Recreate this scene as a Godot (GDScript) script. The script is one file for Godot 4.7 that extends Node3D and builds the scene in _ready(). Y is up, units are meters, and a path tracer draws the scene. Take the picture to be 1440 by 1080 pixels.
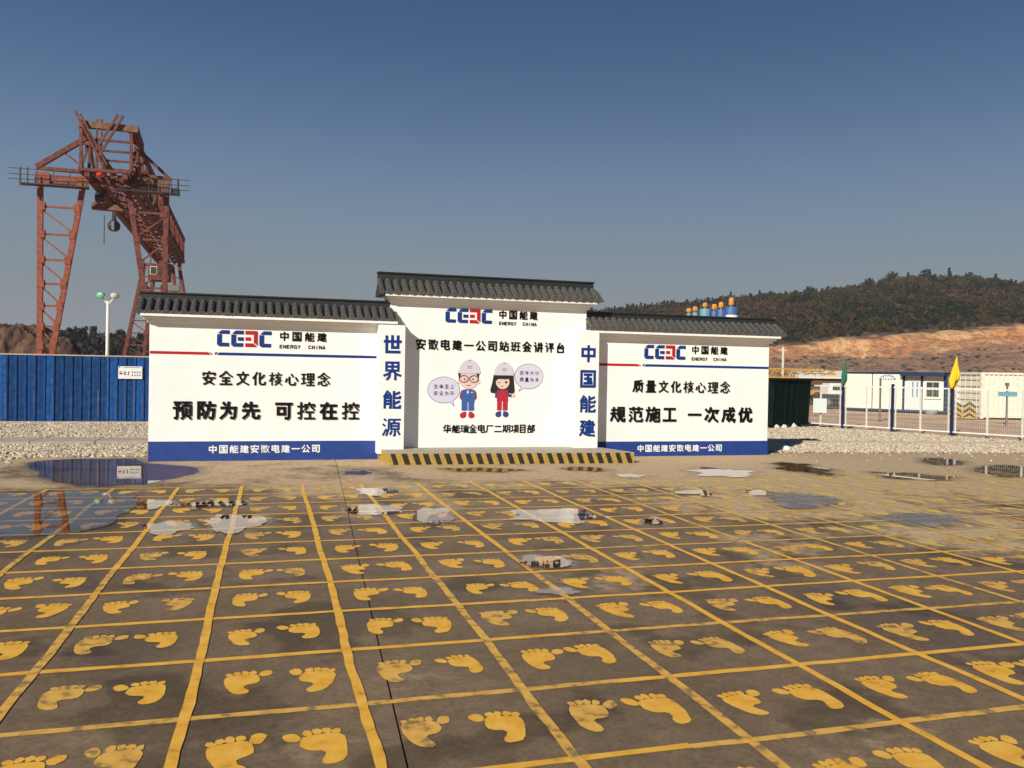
extends Node3D
# A morning-briefing stand on a construction site: a white three-part wall with tiled roofs, a striped platform,
# a painted concrete yard with footprints and puddles, a gantry crane, a hoarding, cabins and a wooded hill.
# World: x along the painted rows, -z away from the viewer; one painted cell is one metre.

const YAW := 0.278326
const PITCH := -0.01112
const ROLL := 0.017244
const EYE := 1.982
const CS := 0.961517
const SN := 0.274746
const EXPOSURE := 1.08

var rng := RandomNumberGenerator.new()
var M := {}
var glyph_cache := {}
var counts := {}


# ---------------------------------------------------------------- mesh helper
class B:
	var st := SurfaceTool.new()
	func _init(smooth := false) -> void:
		st.begin(Mesh.PRIMITIVE_TRIANGLES)
		st.set_smooth_group(0 if smooth else -1)
	func tri(a: Vector3, b: Vector3, c: Vector3) -> void:
		st.add_vertex(a); st.add_vertex(c); st.add_vertex(b)
	func quad(a: Vector3, b: Vector3, c: Vector3, d: Vector3) -> void:
		tri(a, b, c); tri(a, c, d)
	func hexa(p: Array) -> void:   # 4 bottom corners (counter-clockwise from above), then 4 top corners
		quad(p[3], p[2], p[1], p[0]); quad(p[4], p[5], p[6], p[7])
		for i in 4:
			var j := (i + 1) % 4
			quad(p[i], p[j], p[j + 4], p[i + 4])
	func box(c: Vector3, s: Vector3, bas := Basis()) -> void:
		var h := s / 2.0
		var p := []
		for y in [-h.y, h.y]:
			for q in [[-h.x, h.z], [h.x, h.z], [h.x, -h.z], [-h.x, -h.z]]:
				p.append(c + bas * Vector3(q[0], y, q[1]))
		hexa(p)
	func cbox(c: Vector3, s: Vector3, e: float, bas := Basis()) -> void:   # box with chamfered edges (three stacked rings)
		var h := s / 2.0
		var rings := [[-h.y, -e], [-h.y + e, 0.0], [h.y - e, 0.0], [h.y, -e]]
		var loops := []
		for r in rings:
			var w: float = h.x + r[1]
			var d: float = h.z + r[1]
			var k: float = e
			var lp := []
			for q in [[-w + k, d], [w - k, d], [w, d - k], [w, -d + k], [w - k, -d], [-w + k, -d], [-w, -d + k], [-w, d - k]]:
				lp.append(c + bas * Vector3(q[0], r[0], q[1]))
			loops.append(lp)
		for i in 3:
			for k in 8:
				var j := (k + 1) % 8
				quad(loops[i][k], loops[i][j], loops[i + 1][j], loops[i + 1][k])
		for k in range(1, 7):
			tri(loops[3][0], loops[3][k], loops[3][k + 1])
			tri(loops[0][0], loops[0][k + 1], loops[0][k])
	func frame(a: Vector3, b: Vector3) -> Basis:
		var d := (b - a).normalized()
		var up := Vector3.UP if absf(d.y) < 0.95 else Vector3.RIGHT
		var x := up.cross(d).normalized()
		return Basis(x, d.cross(x), d)
	func bar(a: Vector3, b: Vector3, w: float, h := -1.0) -> void:
		box((a + b) / 2.0, Vector3(w, h if h > 0.0 else w, a.distance_to(b)), frame(a, b))
	func tube(a: Vector3, b: Vector3, r0: float, r1: float, n := 8) -> void:
		var f := frame(a, b)
		for i in n:
			var u := TAU * i / n
			var v := TAU * (i + 1) / n
			var p := f.x * cos(u) + f.y * sin(u)
			var q := f.x * cos(v) + f.y * sin(v)
			quad(a + p * r0, a + q * r0, b + q * r1, b + p * r1)
			tri(a, a + q * r0, a + p * r0)
			tri(b, b + p * r1, b + q * r1)
	func lathe(at: Vector3, prof: Array, n := 14) -> void:   # prof: [radius, height] from bottom to top
		for k in prof.size() - 1:
			for i in n:
				var u := TAU * i / n
				var v := TAU * (i + 1) / n
				var p := Vector3(cos(u), 0, -sin(u))
				var q := Vector3(cos(v), 0, -sin(v))
				var a: Array = prof[k]
				var b: Array = prof[k + 1]
				quad(at + p * a[0] + Vector3.UP * a[1], at + q * a[0] + Vector3.UP * a[1], at + q * b[0] + Vector3.UP * b[1], at + p * b[0] + Vector3.UP * b[1])
	func prism(poly: PackedVector2Array, z0: float, z1: float, t := Transform3D()) -> void:   # counter-clockwise outline in xy
		if Geometry2D.is_polygon_clockwise(poly):
			poly = poly.duplicate(); poly.reverse()
		var ix := Geometry2D.triangulate_polygon(poly)
		for i in range(0, ix.size(), 3):
			var a := poly[ix[i]]
			var b := poly[ix[i + 1]]
			var c := poly[ix[i + 2]]
			if (b - a).cross(c - a) < 0.0:
				var s := b
				b = c; c = s
			tri(t * Vector3(a.x, a.y, z1), t * Vector3(b.x, b.y, z1), t * Vector3(c.x, c.y, z1))
			tri(t * Vector3(a.x, a.y, z0), t * Vector3(c.x, c.y, z0), t * Vector3(b.x, b.y, z0))
		for i in poly.size():
			var a := poly[i]
			var b := poly[(i + 1) % poly.size()]
			quad(t * Vector3(a.x, a.y, z0), t * Vector3(b.x, b.y, z0), t * Vector3(b.x, b.y, z1), t * Vector3(a.x, a.y, z1))
	func ribbon(pts: PackedVector2Array, w: float, z0: float, z1: float) -> void:   # a stroke of lettering
		var n := pts.size()
		var closed := pts[0].distance_to(pts[n - 1]) < 0.0001
		var l := []
		var r := []
		for i in n:
			var d0 := (pts[i] - pts[i - 1]).normalized() if i > 0 else (pts[0] - pts[n - 2]).normalized() if closed else Vector2.ZERO
			var d1 := (pts[i + 1] - pts[i]).normalized() if i < n - 1 else (pts[1] - pts[0]).normalized() if closed else Vector2.ZERO
			var p := pts[i]
			if d0 == Vector2.ZERO:
				d0 = d1
				p -= d1 * w * 0.12
			if d1 == Vector2.ZERO:
				d1 = d0
				p += d0 * w * 0.12
			var t := (d0 + d1)
			t = t.normalized() if t.length() > 0.05 else d0
			var nn := Vector2(-t.y, t.x)
			var k := w / 2.0 / maxf(0.45, nn.dot(Vector2(-d0.y, d0.x)))
			l.append(p + nn * k)
			r.append(p - nn * k)
		for i in n - 1:
			var a: Vector2 = r[i]
			var b: Vector2 = r[i + 1]
			var c: Vector2 = l[i + 1]
			var d: Vector2 = l[i]
			quad(Vector3(a.x, a.y, z1), Vector3(b.x, b.y, z1), Vector3(c.x, c.y, z1), Vector3(d.x, d.y, z1))
			quad(Vector3(a.x, a.y, z0), Vector3(b.x, b.y, z0), Vector3(b.x, b.y, z1), Vector3(a.x, a.y, z1))
			quad(Vector3(c.x, c.y, z0), Vector3(d.x, d.y, z0), Vector3(d.x, d.y, z1), Vector3(c.x, c.y, z1))
		if not closed:
			for e in [0, n - 1]:
				var a: Vector2 = l[e] if e == 0 else r[e]
				var b: Vector2 = r[e] if e == 0 else l[e]
				quad(Vector3(a.x, a.y, z0), Vector3(b.x, b.y, z0), Vector3(b.x, b.y, z1), Vector3(a.x, a.y, z1))
	func done() -> ArrayMesh:
		st.generate_normals()
		return st.commit()


# ---------------------------------------------------------------- node helpers
func P(x: float, y: float, z: float) -> Vector3:
	return Vector3(x, y, -z)

func from_view(a: float, y: float, d: float) -> Vector3:   # hill axes: a along the valley, d up the valley side
	return Vector3(CS * a + SN * d, y, SN * a - CS * d)

func add(parent: Node, called: String, mesh: Mesh, m: Material, at := Vector3.ZERO, turn := 0.0) -> MeshInstance3D:
	var o := MeshInstance3D.new()
	o.name = called
	o.mesh = mesh
	o.material_override = m
	o.position = at
	o.rotation.y = turn
	parent.add_child(o, true)
	return o

func numbered(called: String) -> String:
	var n: int = counts.get(called, 0)
	counts[called] = n + 1
	return called if n == 0 else "%s_%03d" % [called, n]

func tag(o: Node, label: String, category: String, group := "") -> void:
	o.set_meta("label", label)
	o.set_meta("category", category)
	if group:
		o.set_meta("group", group)

func thing(called: String, label: String, category: String, at := Vector3.ZERO, turn := 0.0, group := "") -> Node3D:
	var o := Node3D.new()
	o.name = numbered(called)
	o.position = at
	o.rotation.y = turn
	add_child(o)
	tag(o, label, category, group)
	return o

func setting(called: String, mesh: Mesh, m: Material, at := Vector3.ZERO) -> MeshInstance3D:
	var o := add(self, numbered(called), mesh, m, at)
	o.set_meta("kind", "structure")
	return o


# ---------------------------------------------------------------- materials
func lin(r: float, g: float, b: float) -> Color:
	return Color(r, g, b).linear_to_srgb()

func mat(r: float, g: float, b: float, rough := 0.6, metal := 0.0, spec := 0.5) -> StandardMaterial3D:
	var m := StandardMaterial3D.new()
	m.albedo_color = lin(r, g, b)
	m.roughness = rough
	m.metallic = metal
	m.metallic_specular = spec
	return m

func noise_tex(stops: Array, freq: float, sd: int, size := 512, octaves := 5) -> NoiseTexture2D:
	var n := FastNoiseLite.new()
	n.seed = sd
	n.noise_type = FastNoiseLite.TYPE_SIMPLEX_SMOOTH
	n.frequency = freq
	n.fractal_octaves = octaves
	var g := Gradient.new()
	g.offsets = PackedFloat32Array()
	g.colors = PackedColorArray()
	var off := PackedFloat32Array()
	var col := PackedColorArray()
	for s in stops:
		off.append(s[0]); col.append(lin(s[1], s[2], s[3]))
	g.offsets = off
	g.colors = col
	var t := NoiseTexture2D.new()
	t.width = size
	t.height = size
	t.seamless = true
	t.noise = n
	t.color_ramp = g
	return t

func grained(stops: Array, scale: float, rough: float, sd: int, freq := 0.012, bump := 0.0, metal := 0.0) -> StandardMaterial3D:
	var m := StandardMaterial3D.new()
	m.albedo_texture = noise_tex(stops, freq, sd)
	m.uv1_triplanar = true
	m.uv1_world_triplanar = true
	m.uv1_scale = Vector3.ONE * scale
	m.roughness = rough
	m.metallic = metal
	if bump > 0.0:
		m.heightmap_enabled = true
		m.heightmap_texture = M.bump_tex
		m.heightmap_scale = bump
	return m

func make_materials() -> void:
	M.bump_tex = noise_tex([[0.0, 0, 0, 0], [1.0, 1, 1, 1]], 0.03, 77)
	M.plaster = grained([[0.0, 0.80, 0.785, 0.76], [0.4, 0.845, 0.835, 0.815], [1.0, 0.865, 0.86, 0.845]], 0.22, 0.8, 3, 0.008, 0.05)
	M.wall_blue = grained([[0.0, 0.006, 0.034, 0.20], [1.0, 0.010, 0.050, 0.26]], 0.5, 0.65, 4)
	M.letter_black = mat(0.006, 0.0055, 0.0055, 0.7, 0.0, 0.25)
	M.letter_blue = mat(0.006, 0.036, 0.20, 0.6, 0.0, 0.3)
	M.letter_red = mat(0.40, 0.015, 0.025, 0.6, 0.0, 0.3)
	M.letter_white = mat(0.80, 0.80, 0.78, 0.5)
	M.tile = grained([[0.0, 0.045, 0.045, 0.043], [0.5, 0.10, 0.099, 0.094], [1.0, 0.19, 0.186, 0.177]], 2.2, 0.5, 5, 0.02, 0.1)
	M.tile_b = grained([[0.0, 0.042, 0.043, 0.042], [0.5, 0.088, 0.09, 0.086], [1.0, 0.16, 0.158, 0.15]], 2.6, 0.55, 6, 0.02, 0.1)
	M.ridge = grained([[0.0, 0.012, 0.014, 0.014], [1.0, 0.030, 0.033, 0.032]], 1.5, 0.5, 7)
	M.slab_top = grained([[0.0, 0.30, 0.26, 0.20], [0.5, 0.40, 0.355, 0.28], [1.0, 0.48, 0.43, 0.35]], 0.6, 0.85, 8, 0.015, 0.15)
	M.hazard_yellow = grained([[0.0, 0.12, 0.085, 0.035], [0.35, 0.30, 0.20, 0.045], [0.6, 0.46, 0.30, 0.05], [1.0, 0.55, 0.38, 0.08]], 1.9, 0.6, 9, 0.025)
	M.hazard_black = grained([[0.0, 0.010, 0.009, 0.008], [0.75, 0.02, 0.018, 0.016], [1.0, 0.08, 0.06, 0.04]], 1.5, 0.6, 10, 0.03)
	M.paint = grained([[0.0, 0.50, 0.25, 0.03], [0.22, 0.80, 0.405, 0.035], [0.5, 0.87, 0.465, 0.05], [0.8, 0.89, 0.51, 0.075], [1.0, 0.88, 0.56, 0.13]], 0.7, 0.7, 11, 0.014, 0.12)
	M.paint_worn = grained([[0.0, 0.22, 0.165, 0.10], [0.22, 0.34, 0.22, 0.08], [0.36, 0.68, 0.37, 0.06], [0.6, 0.78, 0.44, 0.08], [1.0, 0.80, 0.51, 0.14]], 0.8, 0.7, 12, 0.015, 0.12)
	M.paint_dusty = grained([[0.0, 0.44, 0.33, 0.17], [0.3, 0.60, 0.42, 0.16], [0.55, 0.72, 0.47, 0.10], [1.0, 0.76, 0.49, 0.08]], 0.7, 0.85, 13, 0.015, 0.1)
	M.shed_brown = mat(0.10, 0.055, 0.04, 0.8)
	M.soil = grained([[0.0, 0.35, 0.20, 0.115], [0.35, 0.50, 0.315, 0.19], [0.65, 0.60, 0.405, 0.255], [1.0, 0.65, 0.46, 0.305]], 0.05, 0.95, 14, 0.012, 0.6)
	M.gravel_bed = grained([[0.0, 0.15, 0.12, 0.09], [1.0, 0.34, 0.29, 0.23]], 1.0, 0.95, 15, 0.04, 0.8)
	M.kerb = grained([[0.0, 0.38, 0.31, 0.24], [1.0, 0.54, 0.46, 0.37]], 0.5, 0.9, 16, 0.015, 0.2)
	M.stone = mat(1, 1, 1, 0.9)
	M.stone.vertex_color_use_as_albedo = true
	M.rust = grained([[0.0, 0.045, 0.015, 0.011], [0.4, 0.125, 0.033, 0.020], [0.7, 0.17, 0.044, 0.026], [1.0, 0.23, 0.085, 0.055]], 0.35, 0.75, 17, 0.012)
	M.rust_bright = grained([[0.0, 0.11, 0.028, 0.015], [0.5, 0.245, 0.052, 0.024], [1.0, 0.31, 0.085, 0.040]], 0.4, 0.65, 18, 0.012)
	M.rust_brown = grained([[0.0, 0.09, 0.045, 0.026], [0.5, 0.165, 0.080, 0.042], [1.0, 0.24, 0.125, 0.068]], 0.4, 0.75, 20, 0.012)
	M.dark_steel = mat(0.035, 0.035, 0.04, 0.55, 0.3)
	M.grey_steel = mat(0.20, 0.20, 0.20, 0.5, 0.4)
	M.signal_red = mat(0.62, 0.06, 0.03, 0.5)
	M.glass = mat(0.04, 0.06, 0.06, 0.08)
	M.white_paint = grained([[0.0, 0.58, 0.56, 0.50], [0.4, 0.72, 0.70, 0.64], [1.0, 0.80, 0.79, 0.74]], 0.5, 0.55, 21, 0.012)
	M.cream = grained([[0.0, 0.58, 0.55, 0.45], [0.5, 0.70, 0.675, 0.57], [1.0, 0.76, 0.735, 0.64]], 0.5, 0.6, 22, 0.012)
	M.hoarding = []
	for k in 4:
		var f: float = [0.48, 0.64, 0.86, 0.55][k]
		M.hoarding.append(grained([[0.0, 0.012 * f, 0.055 * f, 0.16 * f], [0.45, 0.010 * f, 0.085 * f, 0.31 * f], [0.8, 0.014 * f, 0.115 * f, 0.38 * f], [1.0, 0.06 * f, 0.18 * f, 0.42 * f]], 0.45, 0.6, 23 + k, 0.014))
		M.hoarding[k].metallic_specular = 0.3
	M.cabin_blue = mat(0.014, 0.032, 0.085, 0.6, 0.0, 0.3)
	M.post_blue = mat(0.014, 0.020, 0.075, 0.6, 0.0, 0.3)
	M.dark_green = grained([[0.0, 0.0015, 0.006, 0.0045], [0.6, 0.003, 0.013, 0.009], [1.0, 0.008, 0.026, 0.018]], 0.7, 0.8, 28, 0.015)
	M.dark_green.metallic_specular = 0.25
	M.pale_board = mat(0.55, 0.62, 0.60, 0.6)
	M.flag_yellow = mat(0.80, 0.52, 0.01, 0.8)
	M.flag_green = mat(0.02, 0.14, 0.07, 0.8)
	M.boom_yellow = grained([[0.0, 0.30, 0.15, 0.03], [0.6, 0.55, 0.29, 0.04], [1.0, 0.62, 0.36, 0.07]], 0.6, 0.6, 29)
	M.rubber = mat(0.02, 0.02, 0.02, 0.8)
	M.orange = mat(0.55, 0.15, 0.03, 0.6)
	M.silo_white = mat(0.72, 0.72, 0.70, 0.6)
	M.silo_blue = mat(0.035, 0.11, 0.30, 0.55)
	M.silo_teal = mat(0.10, 0.28, 0.36, 0.55)
	M.silo_orange = mat(0.62, 0.27, 0.03, 0.6)
	M.leaf = mat(1, 1, 1, 0.95, 0.0, 0.12)
	M.leaf.vertex_color_use_as_albedo = true
	M.leaf.backlight_enabled = true
	M.leaf.backlight = Color(0.25, 0.25, 0.25)
	M.bark = mat(0.09, 0.06, 0.045, 0.9)
	M.water = StandardMaterial3D.new()
	M.water.albedo_color = Color(0.90, 0.84, 0.74, 0.0)
	M.water.refraction_enabled = true
	M.water.refraction_scale = 0.033
	M.water.roughness = 0.01


# ---------------------------------------------------------------- light and camera
func make_camera_and_light() -> void:
	var cam := Camera3D.new()
	cam.name = "camera"
	cam.fov = 48.85
	cam.near = 0.1
	cam.far = 3000.0
	cam.position = Vector3(0, EYE, 0)
	cam.rotation = Vector3(PITCH, -YAW, ROLL)
	add_child(cam)
	cam.current = true
	var img := Image.create(512, 256, false, Image.FORMAT_RGBF)
	var stops := [[-90.0, 70, 60, 50], [-0.6, 120, 112, 104], [0.0, 146, 146, 145], [3.0, 138, 143, 147], [6.0, 132, 143, 151], [9.0, 123, 140, 156], [12.0, 110, 133, 158], [14.5, 98, 123, 154], [17.6, 83, 109, 145], [21.4, 69, 95, 132], [25.0, 59, 86, 122], [40.0, 46, 72, 110], [90.0, 38, 60, 104]]
	var haze := FastNoiseLite.new()
	haze.seed = 8
	haze.frequency = 0.012
	haze.fractal_octaves = 4
	for y in 256:
		var el := 90.0 - (y + 0.5) / 256.0 * 180.0
		var k := 0
		while k < stops.size() - 2 and el > stops[k + 1][0]:
			k += 1
		var a: Array = stops[k]
		var b: Array = stops[k + 1]
		var t := clampf((el - a[0]) / (b[0] - a[0]), 0.0, 1.0)
		var c := Color(lerpf(a[1], b[1], t) / 255.0, lerpf(a[2], b[2], t) / 255.0, lerpf(a[3], b[3], t) / 255.0).srgb_to_linear()
		for x in 512:
			# thin uneven haze, stretched along the horizon
			var v := 1.0 + 0.045 * haze.get_noise_3d(cos(TAU * x / 512.0) * 60.0, sin(TAU * x / 512.0) * 60.0, y * 3.0)
			img.set_pixel(x, y, Color(c.r * v, c.g * v, c.b * v) * (1.0 / EXPOSURE))
	var sky_mat := PanoramaSkyMaterial.new()
	sky_mat.panorama = ImageTexture.create_from_image(img)
	var sky := Sky.new()
	sky.sky_material = sky_mat
	var env := Environment.new()
	env.background_mode = Environment.BG_SKY
	env.sky = sky
	env.tonemap_mode = Environment.TONE_MAPPER_LINEAR
	env.tonemap_exposure = EXPOSURE
	env.sdfgi_enabled = true
	env.ssao_enabled = true
	env.ssil_enabled = true
	env.fog_enabled = true
	env.fog_density = 0.00022
	env.fog_light_color = Color(0.60, 0.63, 0.68)
	var we := WorldEnvironment.new()
	we.name = "world_environment"
	we.environment = env
	add_child(we)
	var sun := DirectionalLight3D.new()
	sun.name = "sun"
	sun.light_energy = 1.6
	sun.light_color = Color(1.0, 0.965, 0.905)
	sun.light_angular_distance = 0.5
	sun.shadow_enabled = true
	add_child(sun)
	sun.look_at_from_position(Vector3.ZERO, Vector3(1.0, -0.72, -1.0), Vector3.UP)


func _ready() -> void:
	rng.seed = 20240
	make_camera_and_light()
	make_materials()
	build_terrain()
	build_pavement()
	build_gravel()
	build_left_wall_and_right_wall()
	build_centre_wall()
	build_platform()
	build_hoarding()
	build_crane()
	build_floodlight()
	build_site_fence()
	build_skip()
	build_cabins()
	build_vehicles()
	build_silos()
	build_small_things()
	build_forest()


# ---------------------------------------------------------------- terrain
func table(t: Array, x: float) -> float:
	if x <= t[0][0]:
		return t[0][1]
	for i in t.size() - 1:
		if x <= t[i + 1][0]:
			var k: float = (x - t[i][0]) / (t[i + 1][0] - t[i][0])
			return lerpf(t[i][1], t[i + 1][1], k * k * (3.0 - 2.0 * k) * 0.5 + k * 0.5)
	return t[t.size() - 1][1]

var hill_noise: FastNoiseLite

func bank_foot(a: float) -> float:   # height of the foot of the orange cut
	return table([[-120.0, 0.0], [-40.0, 1.0], [40.0, 6.5], [69.0, 8.0], [87.0, 7.8], [102.0, 7.9], [117.0, 10.8], [136.0, 13.0], [190.0, 16.0], [300.0, 18.0]], a)

func bank_top(a: float) -> float:
	return table([[-120.0, 0.0], [-40.0, 2.0], [40.0, 9.0], [80.0, 11.8], [100.0, 14.4], [118.0, 16.5], [135.0, 18.0], [158.0, 20.0], [220.0, 23.0], [300.0, 24.0]], a)

func ridge_height(a: float) -> float:
	return table([[-180.0, 0.0], [-110.0, 2.0], [-50.0, 12.0], [0.0, 24.0], [43.0, 32.0], [87.0, 37.0], [130.0, 41.0], [166.0, 45.0], [190.0, 49.5], [206.0, 51.5], [228.0, 51.0], [242.0, 49.0], [262.0, 43.5], [300.0, 34.0], [420.0, 10.0], [520.0, 0.0]], a)

func hill(a: float, d: float) -> float:
	var n := hill_noise.get_noise_2d(a * 2.0, d * 2.0)
	var e := hill_noise.get_noise_2d(a * 7.0 + 300.0, d * 7.0)
	var f := d + n * 14.0
	var h := 0.0
	if f < 150.0:
		h = -0.3
	elif f < 225.0:
		var rough := hill_noise.get_noise_2d(a * 24.0 + 60.0, d * 24.0)
		h = bank_foot(a) * smoothstep(150.0, 225.0, f) * 0.5 + bank_foot(a) * (f - 150.0) / 75.0 * 0.5 + (e * 0.9 + n * 1.0 + rough * 1.0) * smoothstep(150.0, 165.0, f)
	elif f < 262.0:
		var k := (f - 225.0) / 37.0
		var step_up := 0.35 * smoothstep(0.0, 0.25, k) + 0.1 * k + 0.55 * smoothstep(0.62, 0.95, k)
		var gully := absf(hill_noise.get_noise_2d(a * 22.0, d * 3.0 + 500.0))
		h = lerpf(bank_foot(a), bank_top(a), step_up) + e * 0.9 + n * 1.0 * (1.0 - k) - maxf(0.0, 0.22 - gully) * 5.0 * sin(k * PI)
	else:
		var k := clampf((f - 262.0) / 168.0, 0.0, 1.0)
		h = lerpf(bank_top(a), ridge_height(a), k * k * (3.0 - 2.0 * k) * 0.15 + k * 0.85) + e * 1.2
		if f > 430.0:
			h *= maxf(0.0, 1.0 - (f - 430.0) / 260.0)
	return h

func build_terrain() -> void:
	hill_noise = FastNoiseLite.new()
	hill_noise.seed = 5
	hill_noise.frequency = 0.008
	hill_noise.fractal_octaves = 4
	var b := B.new()
	b.quad(Vector3(-1500, -0.06, 400), Vector3(1500, -0.06, 400), Vector3(1500, -0.06, -1800), Vector3(-1500, -0.06, -1800))
	setting("ground", b.done(), M.soil)
	# the hill with its orange cutting
	var av := []
	var a := -190.0
	while a < 540.0:
		av.append(a)
		a += 1.0 if a > 58.0 and a < 172.0 else 2.5 if a > 30.0 and a < 210.0 else 8.0
	var dv := []
	var d := 140.0
	while d < 640.0:
		dv.append(d)
		d += 0.9 if d > 200.0 and d < 282.0 else 1.6 if d < 200.0 else 9.0
	var st := SurfaceTool.new()
	st.begin(Mesh.PRIMITIVE_TRIANGLES)
	st.set_smooth_group(0)
	for i in dv.size():
		for j in av.size():
			var aa: float = av[j]
			var dd: float = dv[i]
			var n := hill_noise.get_noise_2d(aa * 2.0, dd * 2.0)
			var e := hill_noise.get_noise_2d(aa * 16.0, dd * 16.0 + 90.0)
			var g := hill_noise.get_noise_2d(aa * 5.0 + 700.0, dd * 5.0)
			var f := dd + n * 14.0
			var c := Color(0.25, 0.155, 0.105).lerp(Color(0.36, 0.20, 0.12), clampf(0.5 + g * 2.0, 0.0, 1.0))
			c = c.lerp(Color(0.13, 0.105, 0.07), clampf(e * 2.4, 0.0, 0.8))
			var o := Color(0.64, 0.30, 0.125).lerp(Color(0.74, 0.44, 0.20), clampf(0.5 + g * 2.5, 0.0, 1.0)).lerp(Color(0.44, 0.175, 0.08), clampf(e * 2.2, 0.0, 0.7))
			var e2 := hill_noise.get_noise_2d(aa * 55.0, dd * 30.0 + 90.0)
			o = o.lerp(Color(0.30, 0.13, 0.065), clampf(e2 * 3.0 - 0.35, 0.0, 0.75))
			c = c.lerp(Color(0.42, 0.25, 0.15), clampf(e2 * 2.5, 0.0, 0.6))
			var w := smoothstep(219.0, 226.0, f + e * 26.0 + g * 12.0)
			c = c.lerp(o, w)
			c = c.lerp(Color(0.075, 0.06, 0.038).lerp(Color(0.12, 0.08, 0.05), clampf(0.5 + e * 2.0, 0.0, 1.0)), smoothstep(258.0, 263.0, f + e * 9.0))
			st.set_color(c)
			st.add_vertex(from_view(aa, hill(aa, dd), dd))
	var w2 := av.size()
	for i in dv.size() - 1:
		for j in w2 - 1:
			var p := i * w2 + j
			for q in [p, p + w2, p + 1, p + 1, p + w2, p + w2 + 1]:
				st.add_index(q)
	st.generate_normals()
	var hm := mat(1, 1, 1, 0.95)
	hm.vertex_color_use_as_albedo = true
	hm.detail_enabled = true
	hm.detail_albedo = noise_tex([[0.0, 0.30, 0.28, 0.27], [0.42, 0.66, 0.65, 0.64], [0.6, 0.95, 0.95, 0.95], [1.0, 1, 1, 1]], 0.04, 61)
	hm.detail_blend_mode = BaseMaterial3D.BLEND_MODE_MUL
	hm.detail_uv_layer = BaseMaterial3D.DETAIL_UV_2
	hm.uv2_triplanar = true
	hm.uv2_world_triplanar = true
	hm.uv2_scale = Vector3.ONE * 0.045
	setting("hill", st.commit(), hm)
	# heaps of dug earth behind the hoarding
	var heaps := [[-31.0, 98.0, 13.0, 9.0, 6.4], [-24.5, 94.0, 8.0, 7.0, 5.9], [-19.0, 82.0, 6.5, 4.5, 4.3], [-44.0, 105.0, 14.0, 10.0, 7.0]]
	for q in heaps:
		var s := SurfaceTool.new()
		s.begin(Mesh.PRIMITIVE_TRIANGLES)
		s.set_smooth_group(0)
		var rings := 40
		var spokes := 150
		for i in rings + 1:
			for j in spokes + 1:
				var r := float(i) / rings
				var u := TAU * (j % spokes) / spokes
				var x: float = q[0] + cos(u) * r * q[2]
				var z: float = q[1] + sin(u) * r * q[3]
				var n := hill_noise.get_noise_2d(x * 16.0, z * 16.0)
				var m2 := hill_noise.get_noise_2d(x * 60.0, z * 60.0)
				var m3 := hill_noise.get_noise_2d(x * 190.0, z * 190.0)
				var y: float = q[4] * (1.0 - smoothstep(0.2, 1.0, r + n * 0.25)) + (m2 * 0.55 + m3 * 0.5) * (1.0 - r) - 0.25 * smoothstep(0.9, 1.0, r)
				var c := Color(0.065, 0.036, 0.026).lerp(Color(0.155, 0.088, 0.058), clampf(0.5 + n * 1.2 + m2 * 1.6 + m3 * 1.5, 0.0, 1.0))
				s.set_color(c)
				s.add_vertex(P(x, y, z))
		for i in rings:
			for j in spokes:
				var p := i * (spokes + 1) + j
				for k in [p, p + 1, p + spokes + 1, p + 1, p + spokes + 2, p + spokes + 1]:
					s.add_index(k)
		s.generate_normals()
		setting("earth_heap", s.commit(), hm)


# ---------------------------------------------------------------- the painted yard
const PUDDLES := [[-1.61, 13.29, 0.24, 0.42, -7], [-0.76, 13.14, 0.46, 0.28, -3], [-0.42, 11.49, 0.37, 0.64, -2], [-1.19, 11.25, 0.30, 0.40, -6], [1.67, 16.71, 0.26, 0.30, 6], [1.72, 14.05, 0.32, 0.42, 7], [1.45, 12.21, 0.41, 0.48, 7],
	[2.22, 11.57, 0.30, 0.65, 11], [3.87, 11.24, 0.62, 0.57, 19], [2.84, 8.47, 0.27, 0.29, 18], [5.09, 10.62, 0.13, 0.29, 25], [9.13, 15.82, 0.62, 0.82, 30], [7.04, 13.08, 0.30, 0.32, 28], [8.18, 12.90, 0.24, 0.33, 32],
	[11.65, 17.09, 0.39, 0.43, 34], [11.36, 16.12, 0.53, 0.70, 35], [11.21, 15.26, 0.20, 0.29, 36], [12.89, 14.67, 0.76, 0.59, 41], [16.04, 17.18, 0.46, 1.04, 43], [15.95, 15.23, 0.57, 1.42, 46], [8.36, 11.96, 0.53, 0.85, 35],
	[9.04, 9.98, 0.52, 0.62, 42], [4.18, 16.91, 0.80, 0.34, 14], [6.42, 16.80, 0.47, 0.41, 21], [6.90, 15.54, 0.28, 0.30, 24], [2.56, 7.29, 0.19, 0.13, 19]]
const STAINS := [[-1.34, 8.69, 0.47, 0.52, -9], [-0.95, 6.51, 0.30, 0.34, -8], [0.79, 7.08, 0.27, 0.29, 6], [4.85, 6.76, 0.33, 0.41, 35], [5.22, 5.63, 0.49, 0.61, 43], [-2.50, 10.85, 0.49, 0.58, -13], [8.21, 11.53, 0.48, 0.44, 35], [4.48, 8.32, 0.27, 0.22, 28]]
const POOL_A := [[-4.7, 19.09], [-4.21, 17.66], [-3.8, 16.52], [-3.18, 15.57], [-2.6, 15.4], [-2.02, 15.59], [-1.71, 16.33], [-1.47, 16.62], [-1.33, 17.52], [-1.62, 18.32], [-2.49, 19.0], [-2.85, 19.9], [-3.8, 19.99], [-4.44, 19.76]]
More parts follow.
